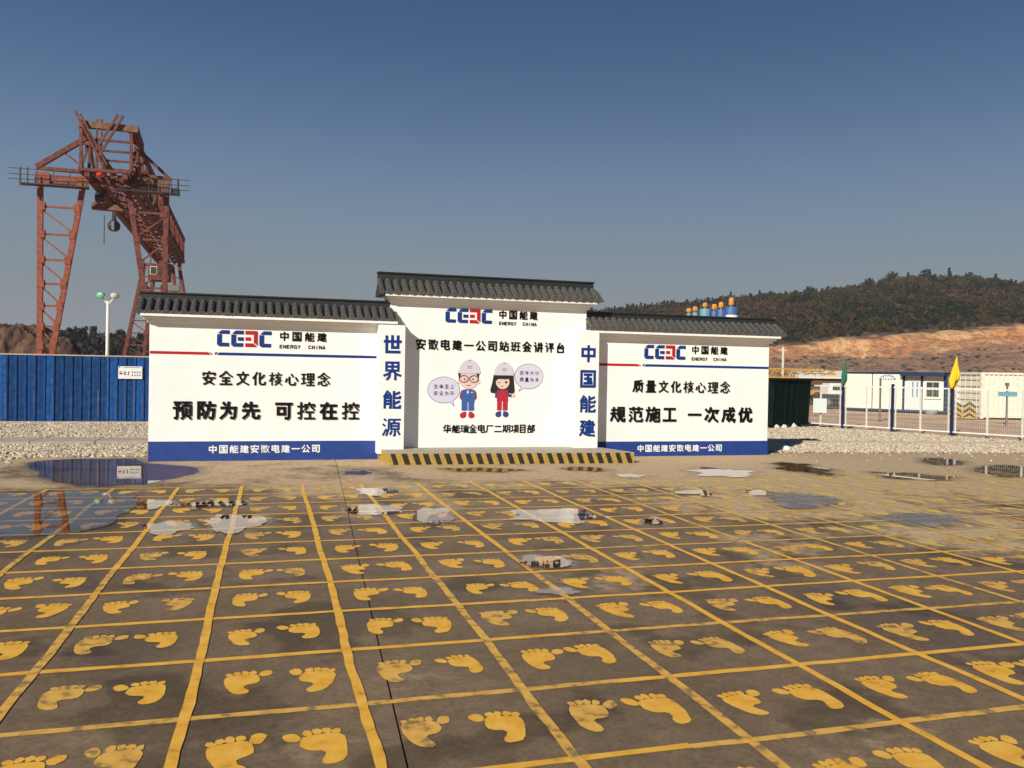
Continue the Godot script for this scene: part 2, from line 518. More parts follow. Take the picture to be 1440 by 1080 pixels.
const POOL_B := [[-3.6, 10.7], [-2.97, 10.97], [-2.69, 11.01], [-2.32, 11.02], [-2.06, 11.3], [-1.9, 11.77], [-1.86, 12.49], [-1.88, 13.39], [-1.97, 14.13], [-2.45, 14.53], [-2.94, 14.83], [-3.43, 14.74], [-3.66, 14.56], [-4.06, 14.84], [-5.2, 14.9], [-5.6, 13.4], [-4.9, 11.6]]

func outline(pts: Array, sd: int) -> PackedVector2Array:   # a smooth, slightly ragged closed shore line
	var n := FastNoiseLite.new()
	n.seed = sd
	n.frequency = 1.6
	n.fractal_octaves = 3
	var out := PackedVector2Array()
	var c := pts.size()
	for i in c:
		for k in 5:
			var p0 := Vector2(pts[(i + c - 1) % c][0], pts[(i + c - 1) % c][1])
			var p1 := Vector2(pts[i][0], pts[i][1])
			var p2 := Vector2(pts[(i + 1) % c][0], pts[(i + 1) % c][1])
			var p3 := Vector2(pts[(i + 2) % c][0], pts[(i + 2) % c][1])
			var p := p1.cubic_interpolate(p2, p0, p3, k / 5.0)
			out.append(p + Vector2(n.get_noise_2d(p.x, p.y), n.get_noise_2d(p.x + 50.0, p.y)) * 0.13)
	return out

func blob(q: Array, sd: int) -> PackedVector2Array:
	var n := FastNoiseLite.new()
	n.seed = sd
	n.frequency = 0.9
	n.fractal_octaves = 4
	var out := PackedVector2Array()
	var t := deg_to_rad(q[4])
	var fwd := Vector2(sin(t), cos(t))
	var side := Vector2(cos(t), -sin(t))
	for i in 48:
		var u := TAU * i / 48.0
		var r := 1.0 + 0.6 * n.get_noise_2d(cos(u) * 0.9, sin(u) * 0.9)
		out.append(Vector2(q[0], q[1]) + side * cos(u) * q[2] * r + fwd * sin(u) * q[3] * r)
	return out

func puddle_outlines() -> Array:
	var all := [outline(POOL_A, 1), outline(POOL_B, 2)]
	for i in PUDDLES.size():
		all.append(blob(PUDDLES[i], 10 + i))
	return all

func dust_share(x: float, z: float) -> float:   # where dried mud covers the concrete
	return 0.12 + 0.70 * smoothstep(11.5, 15.8, z) + 0.62 * smoothstep(4.2, 8.0, x) * smoothstep(6.5, 9.5, z) - 0.25 * smoothstep(0.5, -2.0, x) * smoothstep(18.0, 14.0, z)

func joint_x(z: float) -> float:
	return 0.69 + (z - 4.19) * 0.0487

func build_pavement() -> void:
	var w := 2048
	var h := 1280
	var px := 40.0 / w
	var shores := puddle_outlines()
	var wet := PackedByteArray()
	wet.resize(w * h)
	# damp concrete: soaked under the water, drying out in two ragged rings round it; old damp stains without water
	var damp := []
	for s in shores:
		damp.append([s, 0.26, 70]); damp.append([s, 0.15, 150]); damp.append([s, 0.06, 255])
	for i in STAINS.size():
		damp.append([blob(STAINS[i], 200 + i), 0.12, 90]); damp.append([blob(STAINS[i], 200 + i), 0.0, 150])
	for item in damp:
		var s: PackedVector2Array = item[0]
		var lo: Vector2 = s[0]
		var hi: Vector2 = s[0]
		for p in s:
			lo = lo.min(p); hi = hi.max(p)
		var grown: Array = Geometry2D.offset_polygon(s, item[1])
		var g: PackedVector2Array = grown[0] if grown.size() else s
		for yy in range(int((lo.y - 0.3 + 4.0) / px), int((hi.y + 0.3 + 4.0) / px)):
			for xx in range(int((lo.x - 0.3 + 14.0) / px), int((hi.x + 0.3 + 14.0) / px)):
				if xx >= 0 and xx < w and yy >= 0 and yy < h and Geometry2D.is_point_in_polygon(Vector2(xx * px - 14.0, yy * px - 4.0), g):
					wet[yy * w + xx] = maxi(wet[yy * w + xx], item[2])
	var ns := []
	for q in [[0.0045, 4, 31], [0.02, 4, 32], [0.11, 3, 33], [0.012, 5, 34]]:
		var n := FastNoiseLite.new()
		n.noise_type = FastNoiseLite.TYPE_SIMPLEX_SMOOTH
		n.frequency = q[0]
		n.fractal_octaves = q[1]
		n.seed = q[2]
		ns.append(n.get_image(w, h).get_data())
	var n1: PackedByteArray = ns[0]
	var n2: PackedByteArray = ns[1]
	var n3: PackedByteArray = ns[2]
	var n4: PackedByteArray = ns[3]
	var col := PackedByteArray()
	col.resize(w * h * 3)
	var rou := PackedByteArray()
	rou.resize(w * h)
	var gamma := PackedByteArray()
	gamma.resize(1025)
	for i in 1025:
		gamma[i] = int(clampf(Color(i / 1024.0, 0, 0).linear_to_srgb().r * 255.0 + 0.5, 0, 255))
	var dust_grid := []
	for yy in h / 16 + 2:
		var row := PackedFloat32Array()
		for xx in w / 16 + 2:
			row.append(dust_share(xx * 16 * px - 14.0, yy * 16 * px - 4.0))
		dust_grid.append(row)
	for y in h:
		var drow: PackedFloat32Array = dust_grid[y >> 4]
		var drow2: PackedFloat32Array = dust_grid[(y >> 4) + 1]
		var fy := (y & 15) / 16.0
		for x in w:
			var i := y * w + x
			var a := n1[i] / 255.0
			var b := n2[i] / 255.0
			var c := n3[i] / 255.0
			var e := n4[i] / 255.0
			var fx := (x & 15) / 16.0
			var x4 := x >> 4
			var sh := lerpf(lerpf(drow[x4], drow[x4 + 1], fx), lerpf(drow2[x4], drow2[x4 + 1], fx), fy)
			var d := clampf((sh + (a - 0.5) * 0.85 + (b - 0.5) * 0.55 + (c - 0.5) * 0.25 - 0.40) / 0.42, 0.0, 1.0)
			var t := clampf(a * 0.55 + b * 0.6 - 0.08, 0.0, 1.0)
			var f := 0.80 + 0.40 * c
			var stain := clampf((e - 0.60) / 0.08, 0.0, 1.0) * 0.35
			f *= 1.0 - stain
			var r := (0.170 + 0.145 * t) * f
			var g := (0.119 + 0.103 * t) * f
			var bl := (0.070 + 0.062 * t) * f
			var m := 0.80 + 0.36 * c
			d *= 0.9
			r += (0.65 * m - r) * d
			g += (0.485 * m - g) * d
			bl += (0.295 * m - bl) * d
			var ro := 0.62 - 0.16 * b + 0.12 * c
			ro += (0.95 - ro) * d
			if wet[i]:
				var q := clampf(wet[i] / 255.0 + (b - 0.5) * 0.9 * (1.0 if wet[i] < 250 else 0.0), 0.0, 1.0)
				r *= 1.0 - 0.40 * q; g *= 1.0 - 0.43 * q; bl *= 1.0 - 0.46 * q
				ro = lerpf(ro, 0.3, q)
			r = minf(r, 0.8); g = minf(g, 0.8)
			col[i * 3] = gamma[int(r * 1024.0)]
			col[i * 3 + 1] = gamma[int(g * 1024.0)]
			col[i * 3 + 2] = gamma[int(bl * 1024.0)]
			rou[i] = int(ro * 255.0)
	var m := StandardMaterial3D.new()
	m.albedo_texture = ImageTexture.create_from_image(Image.create_from_data(w, h, false, Image.FORMAT_RGB8, col))
	m.roughness_texture = ImageTexture.create_from_image(Image.create_from_data(w, h, false, Image.FORMAT_L8, rou))
	m.roughness_texture_channel = BaseMaterial3D.TEXTURE_CHANNEL_RED
	m.roughness = 1.0
	m.metallic_specular = 0.3
	m.detail_enabled = true
	m.detail_albedo = noise_tex([[0.0, 0.62, 0.60, 0.58], [0.5, 0.86, 0.86, 0.86], [1.0, 1, 1, 1]], 0.05, 62)
	m.detail_blend_mode = BaseMaterial3D.BLEND_MODE_MUL
	m.detail_uv_layer = BaseMaterial3D.DETAIL_UV_2
	m.uv2_triplanar = true
	m.uv2_world_triplanar = true
	m.uv2_scale = Vector3.ONE * 0.8
	var far := [[-14.0, 20.9], [-8.0, 20.7], [-4.5, 20.5], [0.0, 20.4]]
	var far2 := [[9.0, 20.3], [13.0, 19.9], [17.0, 19.4], [21.0, 19.0], [26.0, 18.5]]
	var cross_z := func(x: float) -> float: return 9.42 - (x - 6.12) * 0.106
	var left := PackedVector2Array([Vector2(-14, -4), Vector2(joint_x(-4) - 0.006, -4), Vector2(joint_x(20.4) - 0.006, 20.4)])
	for i in range(far.size() - 1, -1, -1):
		left.append(Vector2(far[i][0], far[i][1]))
	var near := PackedVector2Array([Vector2(joint_x(-4) + 0.006, -4), Vector2(26, -4), Vector2(26, cross_z.call(26.0) - 0.006), Vector2(joint_x(9.95) + 0.006, cross_z.call(joint_x(9.95)) - 0.006)])
	var right := PackedVector2Array([Vector2(joint_x(9.95) + 0.006, cross_z.call(joint_x(9.95)) + 0.006), Vector2(26, cross_z.call(26.0) + 0.006)])
	for i in range(far2.size() - 1, -1, -1):
		right.append(Vector2(far2[i][0], far2[i][1]))
	right.append(Vector2(joint_x(20.4) + 0.006, 20.4))
	var slabs := []
	for poly in [left, near, right]:
		var st := SurfaceTool.new()
		st.begin(Mesh.PRIMITIVE_TRIANGLES)
		st.set_smooth_group(-1)
		var put := func(p: Vector2, y: float) -> void:
			st.set_uv(Vector2((p.x + 14.0) / 40.0, (p.y + 4.0) / 25.0))
			st.add_vertex(P(p.x, y, p.y))
		var ix := Geometry2D.triangulate_polygon(poly)
		for i in range(0, ix.size(), 3):
			var a: Vector2 = poly[ix[i]]
			var b: Vector2 = poly[ix[i + 1]]
			var c: Vector2 = poly[ix[i + 2]]
			if (b - a).cross(c - a) > 0.0:
				var s := b
				b = c; c = s
			put.call(a, 0.0); put.call(b, 0.0); put.call(c, 0.0)
		for i in poly.size():
			var a: Vector2 = poly[i]
			var b: Vector2 = poly[(i + 1) % poly.size()]
			put.call(a, 0.0); put.call(b, 0.0); put.call(b, -0.12)
			put.call(a, 0.0); put.call(b, -0.12); put.call(a, -0.12)
		st.generate_normals()
		slabs.append(setting("pavement", st.commit(), m))
	paint_yard(slabs[1])
	for i in shores.size():
		var b := B.new()
		var s: PackedVector2Array = shores[i]
		var ix := Geometry2D.triangulate_polygon(s)
		for k in range(0, ix.size(), 3):
			var p := s[ix[k]]
			var q := s[ix[k + 1]]
			var r := s[ix[k + 2]]
			if (q - p).cross(r - p) < 0.0:
				var t := q
				q = r; r = t
			b.tri(P(p.x, 0.011, p.y), P(q.x, 0.011, q.y), P(r.x, 0.011, r.y))
		if ix.size():
			setting("puddle", b.done(), M.water)

func paint_for(x: float, z: float) -> Material:
	var d := dust_share(x, z) + rng.randf_range(-0.16, 0.16)
	if d > 0.62:
		return M.paint_dusty
	return M.paint_worn if d > 0.40 or rng.randf() < 0.24 else M.paint

func foot_mesh(side: float, variant: int) -> ArrayMesh:
	var b := B.new()
	var body := [[0.07, 0.30], [0.085, 0.335], [0.12, 0.35], [0.17, 0.352], [0.23, 0.348], [0.275, 0.335], [0.292, 0.29], [0.292, 0.22], [0.28, 0.14], [0.262, 0.07], [0.235, 0.02], [0.20, 0.0], [0.16, 0.0], [0.14, 0.022], [0.142, 0.06], [0.165, 0.10], [0.172, 0.135], [0.15, 0.158], [0.11, 0.17], [0.08, 0.19], [0.063, 0.235]]
	var r := RandomNumberGenerator.new()
	r.seed = 900 + variant * 2 + int(side)
	var shapes := [body]
	var stretch := Vector2(r.randf_range(0.93, 1.07), r.randf_range(0.90, 1.10))
	var toes := [[0.030, 0.345, 0.042, 0.062, 0.35], [0.112, 0.379, 0.026, 0.036, 0.1], [0.162, 0.388, 0.025, 0.036, 0.0], [0.212, 0.384, 0.025, 0.034, -0.1], [0.260, 0.366, 0.024, 0.034, -0.4]]
	for t in toes:
		var e := []
		for k in 12:
			var u := TAU * k / 12.0
			var v := Vector2(cos(u) * t[2], sin(u) * t[3]).rotated(t[4])
			e.append([t[0] + v.x, t[1] + v.y])
		shapes.append(e)
	for s in shapes:
		var poly := PackedVector2Array()
		for q in s:
			poly.append(Vector2((q[0] - 0.17) * side * stretch.x + r.randf_range(-0.005, 0.005), (q[1] - 0.19) * stretch.y + r.randf_range(-0.006, 0.006)))
		var ix := Geometry2D.triangulate_polygon(poly)
		for k in range(0, ix.size(), 3):
			var p := poly[ix[k]]
			var q := poly[ix[k + 1]]
			var o := poly[ix[k + 2]]
			if (q - p).cross(o - p) < 0.0:
				var t := q
				q = o; o = t
			b.tri(P(p.x, 0, p.y), P(q.x, 0, q.y), P(o.x, 0, o.y))
	return b.done()

func strip(from: Vector2, to: Vector2, y: float, wide: float) -> ArrayMesh:
	var b := B.new()
	var n := int(from.distance_to(to) / 0.16)
	var d := (to - from).normalized()
	var s := Vector2(d.y, -d.x)
	var pl := from
	var pr := from
	var ph := rng.randf() * 100.0
	for i in n + 1:
		var p := from.lerp(to, float(i) / n) + s * hill_noise.get_noise_1d(i * 6.0 + ph * 37.0) * 0.03
		var l := p - s * (wide / 2.0 + rng.randf_range(-0.005, 0.005))
		var r := p + s * (wide / 2.0 + rng.randf_range(-0.005, 0.005))
		if i:
			b.quad(P(pl.x, y, pl.y), P(pr.x, y, pr.y), P(r.x, y, r.y), P(l.x, y, l.y))
		pl = l; pr = r
	return b.done()

func paint_yard(slab: Node3D) -> void:
	for j in range(-4, 11):
		var z := 5.0752 + j
		# each painted row is laid in three runs so that wear can differ along it
		for run in [[-8.4, 2.2], [2.2, 8.0], [8.0, 18.6]]:
			add(slab, "painted_line", strip(Vector2(run[0], z), Vector2(run[1], z), 0.003, 0.062), paint_for((run[0] + run[1]) / 2.0, z))
	for i in range(-7, 21):
		var x := i - 1.4435
		for run in [[0.0, 9.0], [9.0, 15.1]]:
			add(slab, "painted_line", strip(Vector2(x, run[0]), Vector2(x, run[1]), 0.0055, 0.062), paint_for(x, (run[0] + run[1]) / 2.0))
	var feet := []
	for i in range(-5, 18):
		for j in range(-3, 10):
			var x := i - 1.4435 + 0.5
			var z := j + 5.0752 + 0.5
			var across := CS * x - SN * z
			var ahead := SN * x + CS * z
			if ahead < 2.4 or absf(across) > ahead * 0.64 + 0.8:
				continue
			for side in [-1, 1]:
				feet.append([Vector2(x, z).length(), x, z, side])
	feet.sort_custom(func(p, q): return p[0] < q[0])
	var shapes := {}
	for side in [-1, 1]:
		for v in 9:
			shapes[side * 10 + v] = foot_mesh(side, v)
	var rest := B.new()
	for k in feet.size():
		var f: Array = feet[k]
		var off: float = (0.222 if f[3] > 0 else -0.218) + rng.randf_range(-0.03, 0.03)
		var at := P(f[1] + off, 0.003, f[2] - 0.02 + rng.randf_range(-0.04, 0.04))
		var turn := rng.randf_range(-0.2, 0.2)
		var size := rng.randf_range(0.92, 1.06)
		var shape: ArrayMesh = shapes[f[3] * 10 + rng.randi() % 9]
		if k < 300:
			var o := add(slab, "footprint", shape, paint_for(f[1], f[2]), at, turn)
			o.scale = Vector3(size, 1, size)
		else:
			rest.st.append_from(shape, 0, Transform3D(Basis(Vector3.UP, turn).scaled(Vector3(size, 1, size)), at))
	if feet.size() > 300:
		var o := add(slab, "far_footprints", rest.done(), M.paint_dusty)
		o.set_meta("kind", "stuff")


# ---------------------------------------------------------------- gravel
func build_gravel() -> void:
	var b := B.new()
	b.quad(P(-16, -0.03, 20.2), P(27.4, -0.03, 17.5), P(21.7, -0.03, 32.4), P(-16, -0.03, 33.2))
	setting("gravel_bed", b.done(), M.gravel_bed)
	var stones := []
	for v in 3:
		var s := B.new()
		var r := RandomNumberGenerator.new()
		r.seed = 40 + v
		var ring := [[], []]
		for lev in 2:
			for k in 6:
				var u := TAU * (k + lev * 0.5) / 6.0
				var q := r.randf_range(0.75, 1.15) * (1.0 if lev == 0 else 0.72)
				ring[lev].append(Vector3(cos(u) * q, -0.15 if lev == 0 else 0.45 * r.randf_range(0.7, 1.2), -sin(u) * q * 0.8))
		var top := Vector3(r.randf_range(-0.2, 0.2), 0.68, r.randf_range(-0.2, 0.2))
		for k in 6:
			var j := (k + 1) % 6
			s.tri(ring[0][k], ring[0][j], ring[1][k])
			s.tri(ring[0][j], ring[1][j], ring[1][k])
			s.tri(ring[1][k], ring[1][j], top)
		stones.append(s.done())
	for v in 3:
		var mm := MultiMesh.new()
		mm.transform_format = MultiMesh.TRANSFORM_3D
		mm.use_colors = true
		mm.mesh = stones[v]
		var list := []
		for k in 32000:
			var left := rng.randf() < 0.42
			var x := rng.randf_range(-13.5, -1.2) if left else rng.randf_range(12.0, 25.0)
			var z := rng.randf_range(20.55, 33.2) if left else rng.randf_range(19.2, 32.0)
			if left and z > 24.0 and z < 25.8:
				continue
			if not left and (z < 20.5 - (x - 9.0) * 0.115 + 0.2 or absf(z - 23.2 + (x - 15.0) * 0.17) < 0.12 or x > 22.4 + (31.0 - z) * 0.36 + rng.randf_range(-0.7, 0.2)):
				continue
			list.append([x, z])
		for k in 70:   # strays kicked onto the concrete
			var x := rng.randf_range(-8.5, -4.9) if rng.randf() < 0.5 else rng.randf_range(12.6, 20.0)
			list.append([x, (20.5 if x < 0.0 else 20.3 - (x - 9.0) * 0.11) - pow(rng.randf(), 3.0) * 2.2 - 0.05])
		mm.instance_count = list.size()
		for k in list.size():
			var s := rng.randf_range(0.025, 0.062) * (1.0 if list[k][0] < 5.0 else 0.72)
			var bas := Basis(Vector3(rng.randf_range(-0.4, 0.4), 1, rng.randf_range(-0.4, 0.4)).normalized(), rng.randf() * TAU).scaled(Vector3(s, s * rng.randf_range(0.7, 1.2), s))
			mm.set_instance_transform(k, Transform3D(bas, P(list[k][0], -0.03 + rng.randf() * 0.03 if list[k][1] > (20.6 if list[k][0] < 5.0 else 20.5 - (list[k][0] - 9.0) * 0.115 + 0.15) else 0.004, list[k][1])))
			var t := rng.randf()
			mm.set_instance_color(k, Color(0.36, 0.28, 0.19).lerp(Color(0.74, 0.65, 0.50), t) * rng.randf_range(0.7, 1.12))
		var o := MultiMeshInstance3D.new()
		o.name = numbered("gravel")
		o.multimesh = mm
		o.material_override = M.stone
		o.set_meta("kind", "stuff")
		o.set_meta("label", "pale beige crushed gravel spread between concrete yard and fences")
		add_child(o)
	# low concrete strips in the gravel
	var e := B.new()
	var pts := [[-16.0, 25.9, 24.1], [-9.0, 25.85, 24.1], [-7.0, 25.8, 24.15], [-5.9, 25.75, 24.2], [-4.4, 25.6, 24.35], [-2.6, 25.3, 24.6]]
	for i in pts.size() - 1:
		var p: Array = pts[i]
		var q: Array = pts[i + 1]
		e.hexa([P(p[0], -0.05, p[2]), P(q[0] - 0.03, -0.05, q[2]), P(q[0] - 0.03, -0.05, q[1]), P(p[0], -0.05, p[1]), P(p[0], 0.05, p[2]), P(q[0] - 0.03, 0.05, q[2]), P(q[0] - 0.03, 0.045, q[1]), P(p[0], 0.045, p[1])])
	setting("concrete_path", e.done(), M.kerb)
	var kb := B.new()
	for i in 13:
		var x := 12.6 + i * 1.0
		var z := 23.2 - (x - 15.0) * 0.17
		kb.box(P(x + 0.49, 0.0, z - 0.08), Vector3(0.98, 0.13, 0.12), Basis(Vector3.UP, -0.168))
	setting("kerb", kb.done(), M.kerb)


# ---------------------------------------------------------------- lettering
# Strokes of each character on a 100 x 100 field, y downwards.
const SPEECH := [[12, 4, 24, 18], [4, 36, 24, 36, 24, 86, 38, 74]]
const JADE := [[2, 14, 34, 14], [4, 46, 32, 46], [0, 84, 36, 76], [18, 14, 18, 80]]
const HEAD_PAGE := [[50, 8, 98, 8], [74, 8, 68, 24], [54, 80, 54, 26, 94, 26, 94, 80], [74, 40, 74, 60, 66, 80, 46, 98], [78, 78, 96, 98]]
const ROOF := [[50, 2, 30, 24, 4, 40], [50, 2, 70, 24, 96, 40]]

func strokes(ch: String) -> Array:
	match ch:
		"中": return [[14, 26, 86, 26, 86, 64, 14, 64, 14, 26], [50, 4, 50, 98]]
		"国": return [[10, 8, 90, 8, 90, 94, 10, 94, 10, 8], [26, 27, 74, 27], [28, 50, 72, 50], [24, 76, 76, 76], [50, 27, 50, 76], [62, 58, 70, 68]]
		"能": return [[28, 4, 12, 30, 42, 27], [34, 14, 46, 34], [12, 98, 12, 42, 44, 42, 44, 94, 36, 94], [12, 58, 44, 58], [12, 74, 44, 74], [60, 6, 60, 42, 92, 42, 94, 32], [92, 12, 60, 26], [60, 52, 60, 94, 92, 94, 94, 82], [92, 60, 60, 74]]
		"建": return [[38, 17, 84, 17, 84, 46, 38, 46], [32, 31, 96, 31], [40, 60, 88, 60], [36, 74, 94, 74], [62, 4, 62, 86], [8, 14, 28, 14, 14, 42, 28, 42, 24, 66, 6, 94], [10, 58, 34, 84, 60, 92, 96, 94]]
		"安": return [[50, 2, 50, 14], [10, 32, 10, 17, 90, 17, 90, 32], [44, 28, 24, 66, 54, 80, 86, 96], [72, 52, 60, 74, 12, 96], [6, 50, 94, 50]]
		"全": return ROOF + [[24, 48, 76, 48], [22, 70, 78, 70], [8, 94, 92, 94], [50, 48, 50, 94]]
		"文": return [[50, 2, 54, 16], [8, 23, 92, 23], [74, 24, 62, 54, 36, 80, 8, 96], [26, 24, 38, 54, 62, 80, 94, 96]]
		"化": return [[34, 4, 24, 26, 4, 50], [22, 32, 22, 98], [88, 22, 72, 42, 48, 58], [54, 6, 54, 84, 62, 92, 88, 92, 94, 74]]
		"核": return [[4, 26, 42, 26], [24, 4, 24, 98], [24, 32, 14, 56, 4, 70], [24, 38, 40, 56], [68, 2, 72, 14], [46, 20, 96, 20], [68, 22, 54, 42, 74, 42], [86, 34, 70, 56, 44, 74], [90, 56, 70, 78, 44, 96], [74, 76, 94, 96]]
		"心": return [[14, 46, 10, 60, 4, 74], [32, 34, 32, 82, 40, 92, 72, 92, 76, 74], [46, 14, 60, 34], [78, 38, 96, 66]]
		"理": return JADE + [[48, 10, 92, 10, 92, 52, 48, 52, 48, 10], [48, 31, 92, 31], [70, 10, 70, 94], [48, 72, 92, 72], [40, 94, 98, 94]]
		"念": return [[50, 2, 30, 22, 4, 36], [50, 2, 70, 22, 96, 36], [40, 24, 58, 32], [26, 42, 72, 42, 54, 58], [16, 66, 8, 90], [32, 62, 32, 88, 40, 94, 68, 94, 74, 80], [46, 58, 56, 72], [78, 62, 94, 84]]
		"预": return [[8, 8, 40, 8, 24, 26], [14, 18, 32, 32], [4, 38, 44, 38, 36, 56], [24, 38, 24, 88, 20, 96, 10, 92]] + HEAD_PAGE
		"防": return [[10, 98, 10, 8, 36, 8, 24, 38, 38, 58, 30, 74, 18, 72], [66, 2, 70, 16], [44, 23, 98, 23], [62, 22, 60, 50, 52, 78, 38, 96], [60, 46, 90, 46, 86, 88, 80, 96, 66, 90]]
		"为": return [[20, 6, 32, 20], [50, 2, 46, 40, 32, 72, 6, 96], [8, 36, 86, 36, 82, 84, 76, 94, 60, 90], [50, 50, 62, 70]]
		"先": return [[26, 8, 10, 34], [20, 24, 84, 24], [50, 2, 50, 50], [4, 50, 96, 50], [36, 50, 32, 74, 8, 96], [62, 50, 62, 84, 70, 92, 90, 92, 94, 76]]
		"可": return [[4, 12, 96, 12], [18, 36, 54, 36, 54, 70, 18, 70, 18, 36], [78, 12, 78, 86, 72, 96, 56, 92]]
		"控": return [[2, 26, 38, 26], [22, 2, 22, 90, 18, 96, 6, 90], [2, 66, 38, 52], [66, 2, 68, 12], [44, 28, 44, 16, 94, 16, 94, 28], [60, 26, 42, 46], [76, 26, 96, 46], [48, 58, 92, 58], [70, 58, 70, 92], [40, 94, 98, 94]]
		"在": return [[4, 20, 96, 20], [42, 2, 32, 30, 4, 62], [24, 42, 24, 98], [38, 56, 92, 56], [64, 30, 64, 92], [32, 93, 98, 93]]
		"徽": return [[18, 2, 4, 20], [20, 22, 4, 46], [14, 36, 14, 98], [38, 4, 38, 18], [26, 8, 26, 20, 52, 20, 52, 8], [26, 31, 54, 31], [40, 31, 28, 45, 50, 45, 26, 62, 54, 62], [40, 62, 40, 96], [30, 74, 24, 90], [50, 74, 56, 88], [68, 2, 58, 34], [64, 22, 98, 22], [90, 24, 82, 60, 56, 98], [62, 36, 76, 70, 98, 98]]
		"电": return [[14, 16, 84, 16, 84, 66, 14, 66, 14, 16], [14, 41, 84, 41], [49, 2, 49, 84, 56, 94, 88, 94, 94, 78]]
		"一": return [[4, 50, 96, 50]]
		"公": return [[36, 6, 26, 28, 4, 50], [64, 6, 74, 28, 96, 50], [46, 44, 22, 88, 78, 84], [66, 62, 88, 96]]
		"司": return [[8, 10, 90, 10, 90, 86, 84, 96, 66, 92], [8, 32, 72, 32], [16, 52, 60, 52, 60, 82, 16, 82, 16, 52]]
		"世": return [[4, 36, 96, 36], [18, 6, 18, 92, 90, 92], [48, 4, 48, 68, 78, 68, 78, 4]]
		"界": return [[18, 6, 82, 6, 82, 48, 18, 48, 18, 6], [18, 27, 82, 27], [50, 6, 50, 48], [48, 50, 30, 66, 4, 76], [52, 50, 70, 66, 96, 76], [36, 68, 34, 82, 20, 98], [66, 66, 66, 98]]
		"源": return [[10, 6, 22, 16], [4, 34, 16, 44], [4, 94, 22, 60], [32, 10, 98, 10], [36, 10, 34, 60, 22, 96], [66, 14, 60, 28], [48, 29, 88, 29, 88, 60, 48, 60, 48, 29], [48, 44, 88, 44], [68, 60, 68, 92, 60, 96], [52, 70, 42, 90], [82, 70, 94, 90]]
		"站": return [[20, 2, 24, 14], [4, 22, 44, 22], [12, 34, 18, 70], [36, 32, 30, 70], [2, 82, 46, 76], [66, 4, 66, 50], [66, 26, 96, 26], [54, 50, 92, 50, 92, 92, 54, 92, 54, 50]]
		"班": return [[2, 12, 32, 12], [4, 46, 30, 46], [0, 84, 34, 76], [17, 12, 17, 80], [36, 28, 40, 54], [48, 4, 48, 50, 42, 78, 30, 96], [58, 12, 98, 12], [60, 46, 96, 46], [54, 88, 100, 88], [78, 12, 78, 88]]
		"会": return ROOF + [[28, 42, 72, 42], [12, 60, 88, 60], [46, 60, 24, 90, 78, 86], [64, 70, 86, 96]]
		"讲": return SPEECH + [[44, 28, 96, 28], [38, 58, 98, 58], [58, 4, 58, 60, 46, 96], [82, 4, 82, 98]]
		"评": return SPEECH + [[42, 12, 94, 12], [52, 24, 58, 44], [86, 22, 78, 44], [38, 56, 98, 56], [68, 12, 68, 98]]
		"台": return [[46, 2, 22, 40, 76, 36], [64, 20, 86, 48], [20, 56, 80, 56, 80, 94, 20, 94, 20, 56]]
		"生": return [[26, 6, 10, 40], [22, 26, 90, 26], [16, 56, 86, 56], [4, 92, 96, 92], [50, 2, 50, 92]]
		"命": return ROOF + [[32, 36, 68, 36], [14, 50, 44, 50, 44, 80, 14, 80, 14, 50], [58, 98, 58, 50, 88, 50, 88, 78, 76, 78]]
		"至": return [[8, 10, 92, 10], [44, 10, 24, 42, 78, 38], [64, 24, 86, 48], [14, 66, 86, 66], [4, 94, 96, 94], [50, 46, 50, 94]]
		"上": return [[48, 4, 48, 92], [48, 42, 86, 42], [4, 92, 96, 92]]
		"天": return [[10, 14, 90, 14], [4, 48, 96, 48], [50, 14, 46, 54, 8, 96], [52, 50, 94, 96]]
		"百": return [[4, 10, 96, 10], [50, 10, 42, 30], [18, 32, 82, 32, 82, 94, 18, 94, 18, 32], [18, 62, 82, 62]]
		"年": return [[28, 2, 6, 34], [22, 18, 90, 18], [26, 66, 26, 42, 86, 42], [4, 66, 96, 66], [58, 18, 58, 98]]
		"大": return [[4, 34, 96, 34], [50, 4, 46, 48, 6, 96], [52, 38, 94, 96]]
		"计": return SPEECH + [[44, 40, 98, 40], [70, 4, 70, 98]]
		"质": return [[84, 2, 20, 10, 18, 56, 4, 96], [20, 24, 96, 24], [58, 10, 56, 36], [34, 78, 34, 38, 86, 38, 86, 78], [60, 48, 58, 68, 30, 96], [64, 76, 90, 96]]
		"量": return [[24, 4, 76, 4, 76, 28, 24, 28, 24, 4], [24, 16, 76, 16], [4, 38, 96, 38], [22, 48, 78, 48, 78, 72, 22, 72, 22, 48], [22, 60, 78, 60], [50, 48, 50, 94], [16, 83, 84, 83], [4, 95, 96, 95]]
		"本": return [[6, 26, 94, 26], [50, 2, 50, 98], [48, 30, 30, 60, 4, 80], [52, 30, 70, 60, 96, 80], [30, 76, 70, 76]]
		"华": return [[30, 2, 22, 22, 4, 40], [20, 26, 20, 52], [84, 10, 46, 30], [52, 2, 52, 44, 60, 50, 88, 48, 92, 36], [4, 70, 96, 70], [50, 54, 50, 98]]
		"瑞": return JADE + [[70, 2, 70, 24], [46, 8, 46, 26, 94, 26, 94, 8], [40, 42, 100, 42], [68, 42, 62, 56], [46, 98, 46, 58, 94, 58, 94, 94, 86, 94], [62, 58, 62, 92], [78, 58, 78, 92]]
		"金": return ROOF + [[28, 42, 72, 42], [16, 62, 84, 62], [50, 42, 50, 94], [24, 72, 32, 86], [76, 72, 68, 86], [4, 95, 96, 95]]
		"厂": return [[94, 14, 22, 14, 20, 58, 6, 96]]
		"二": return [[14, 22, 86, 22], [4, 84, 96, 84]]
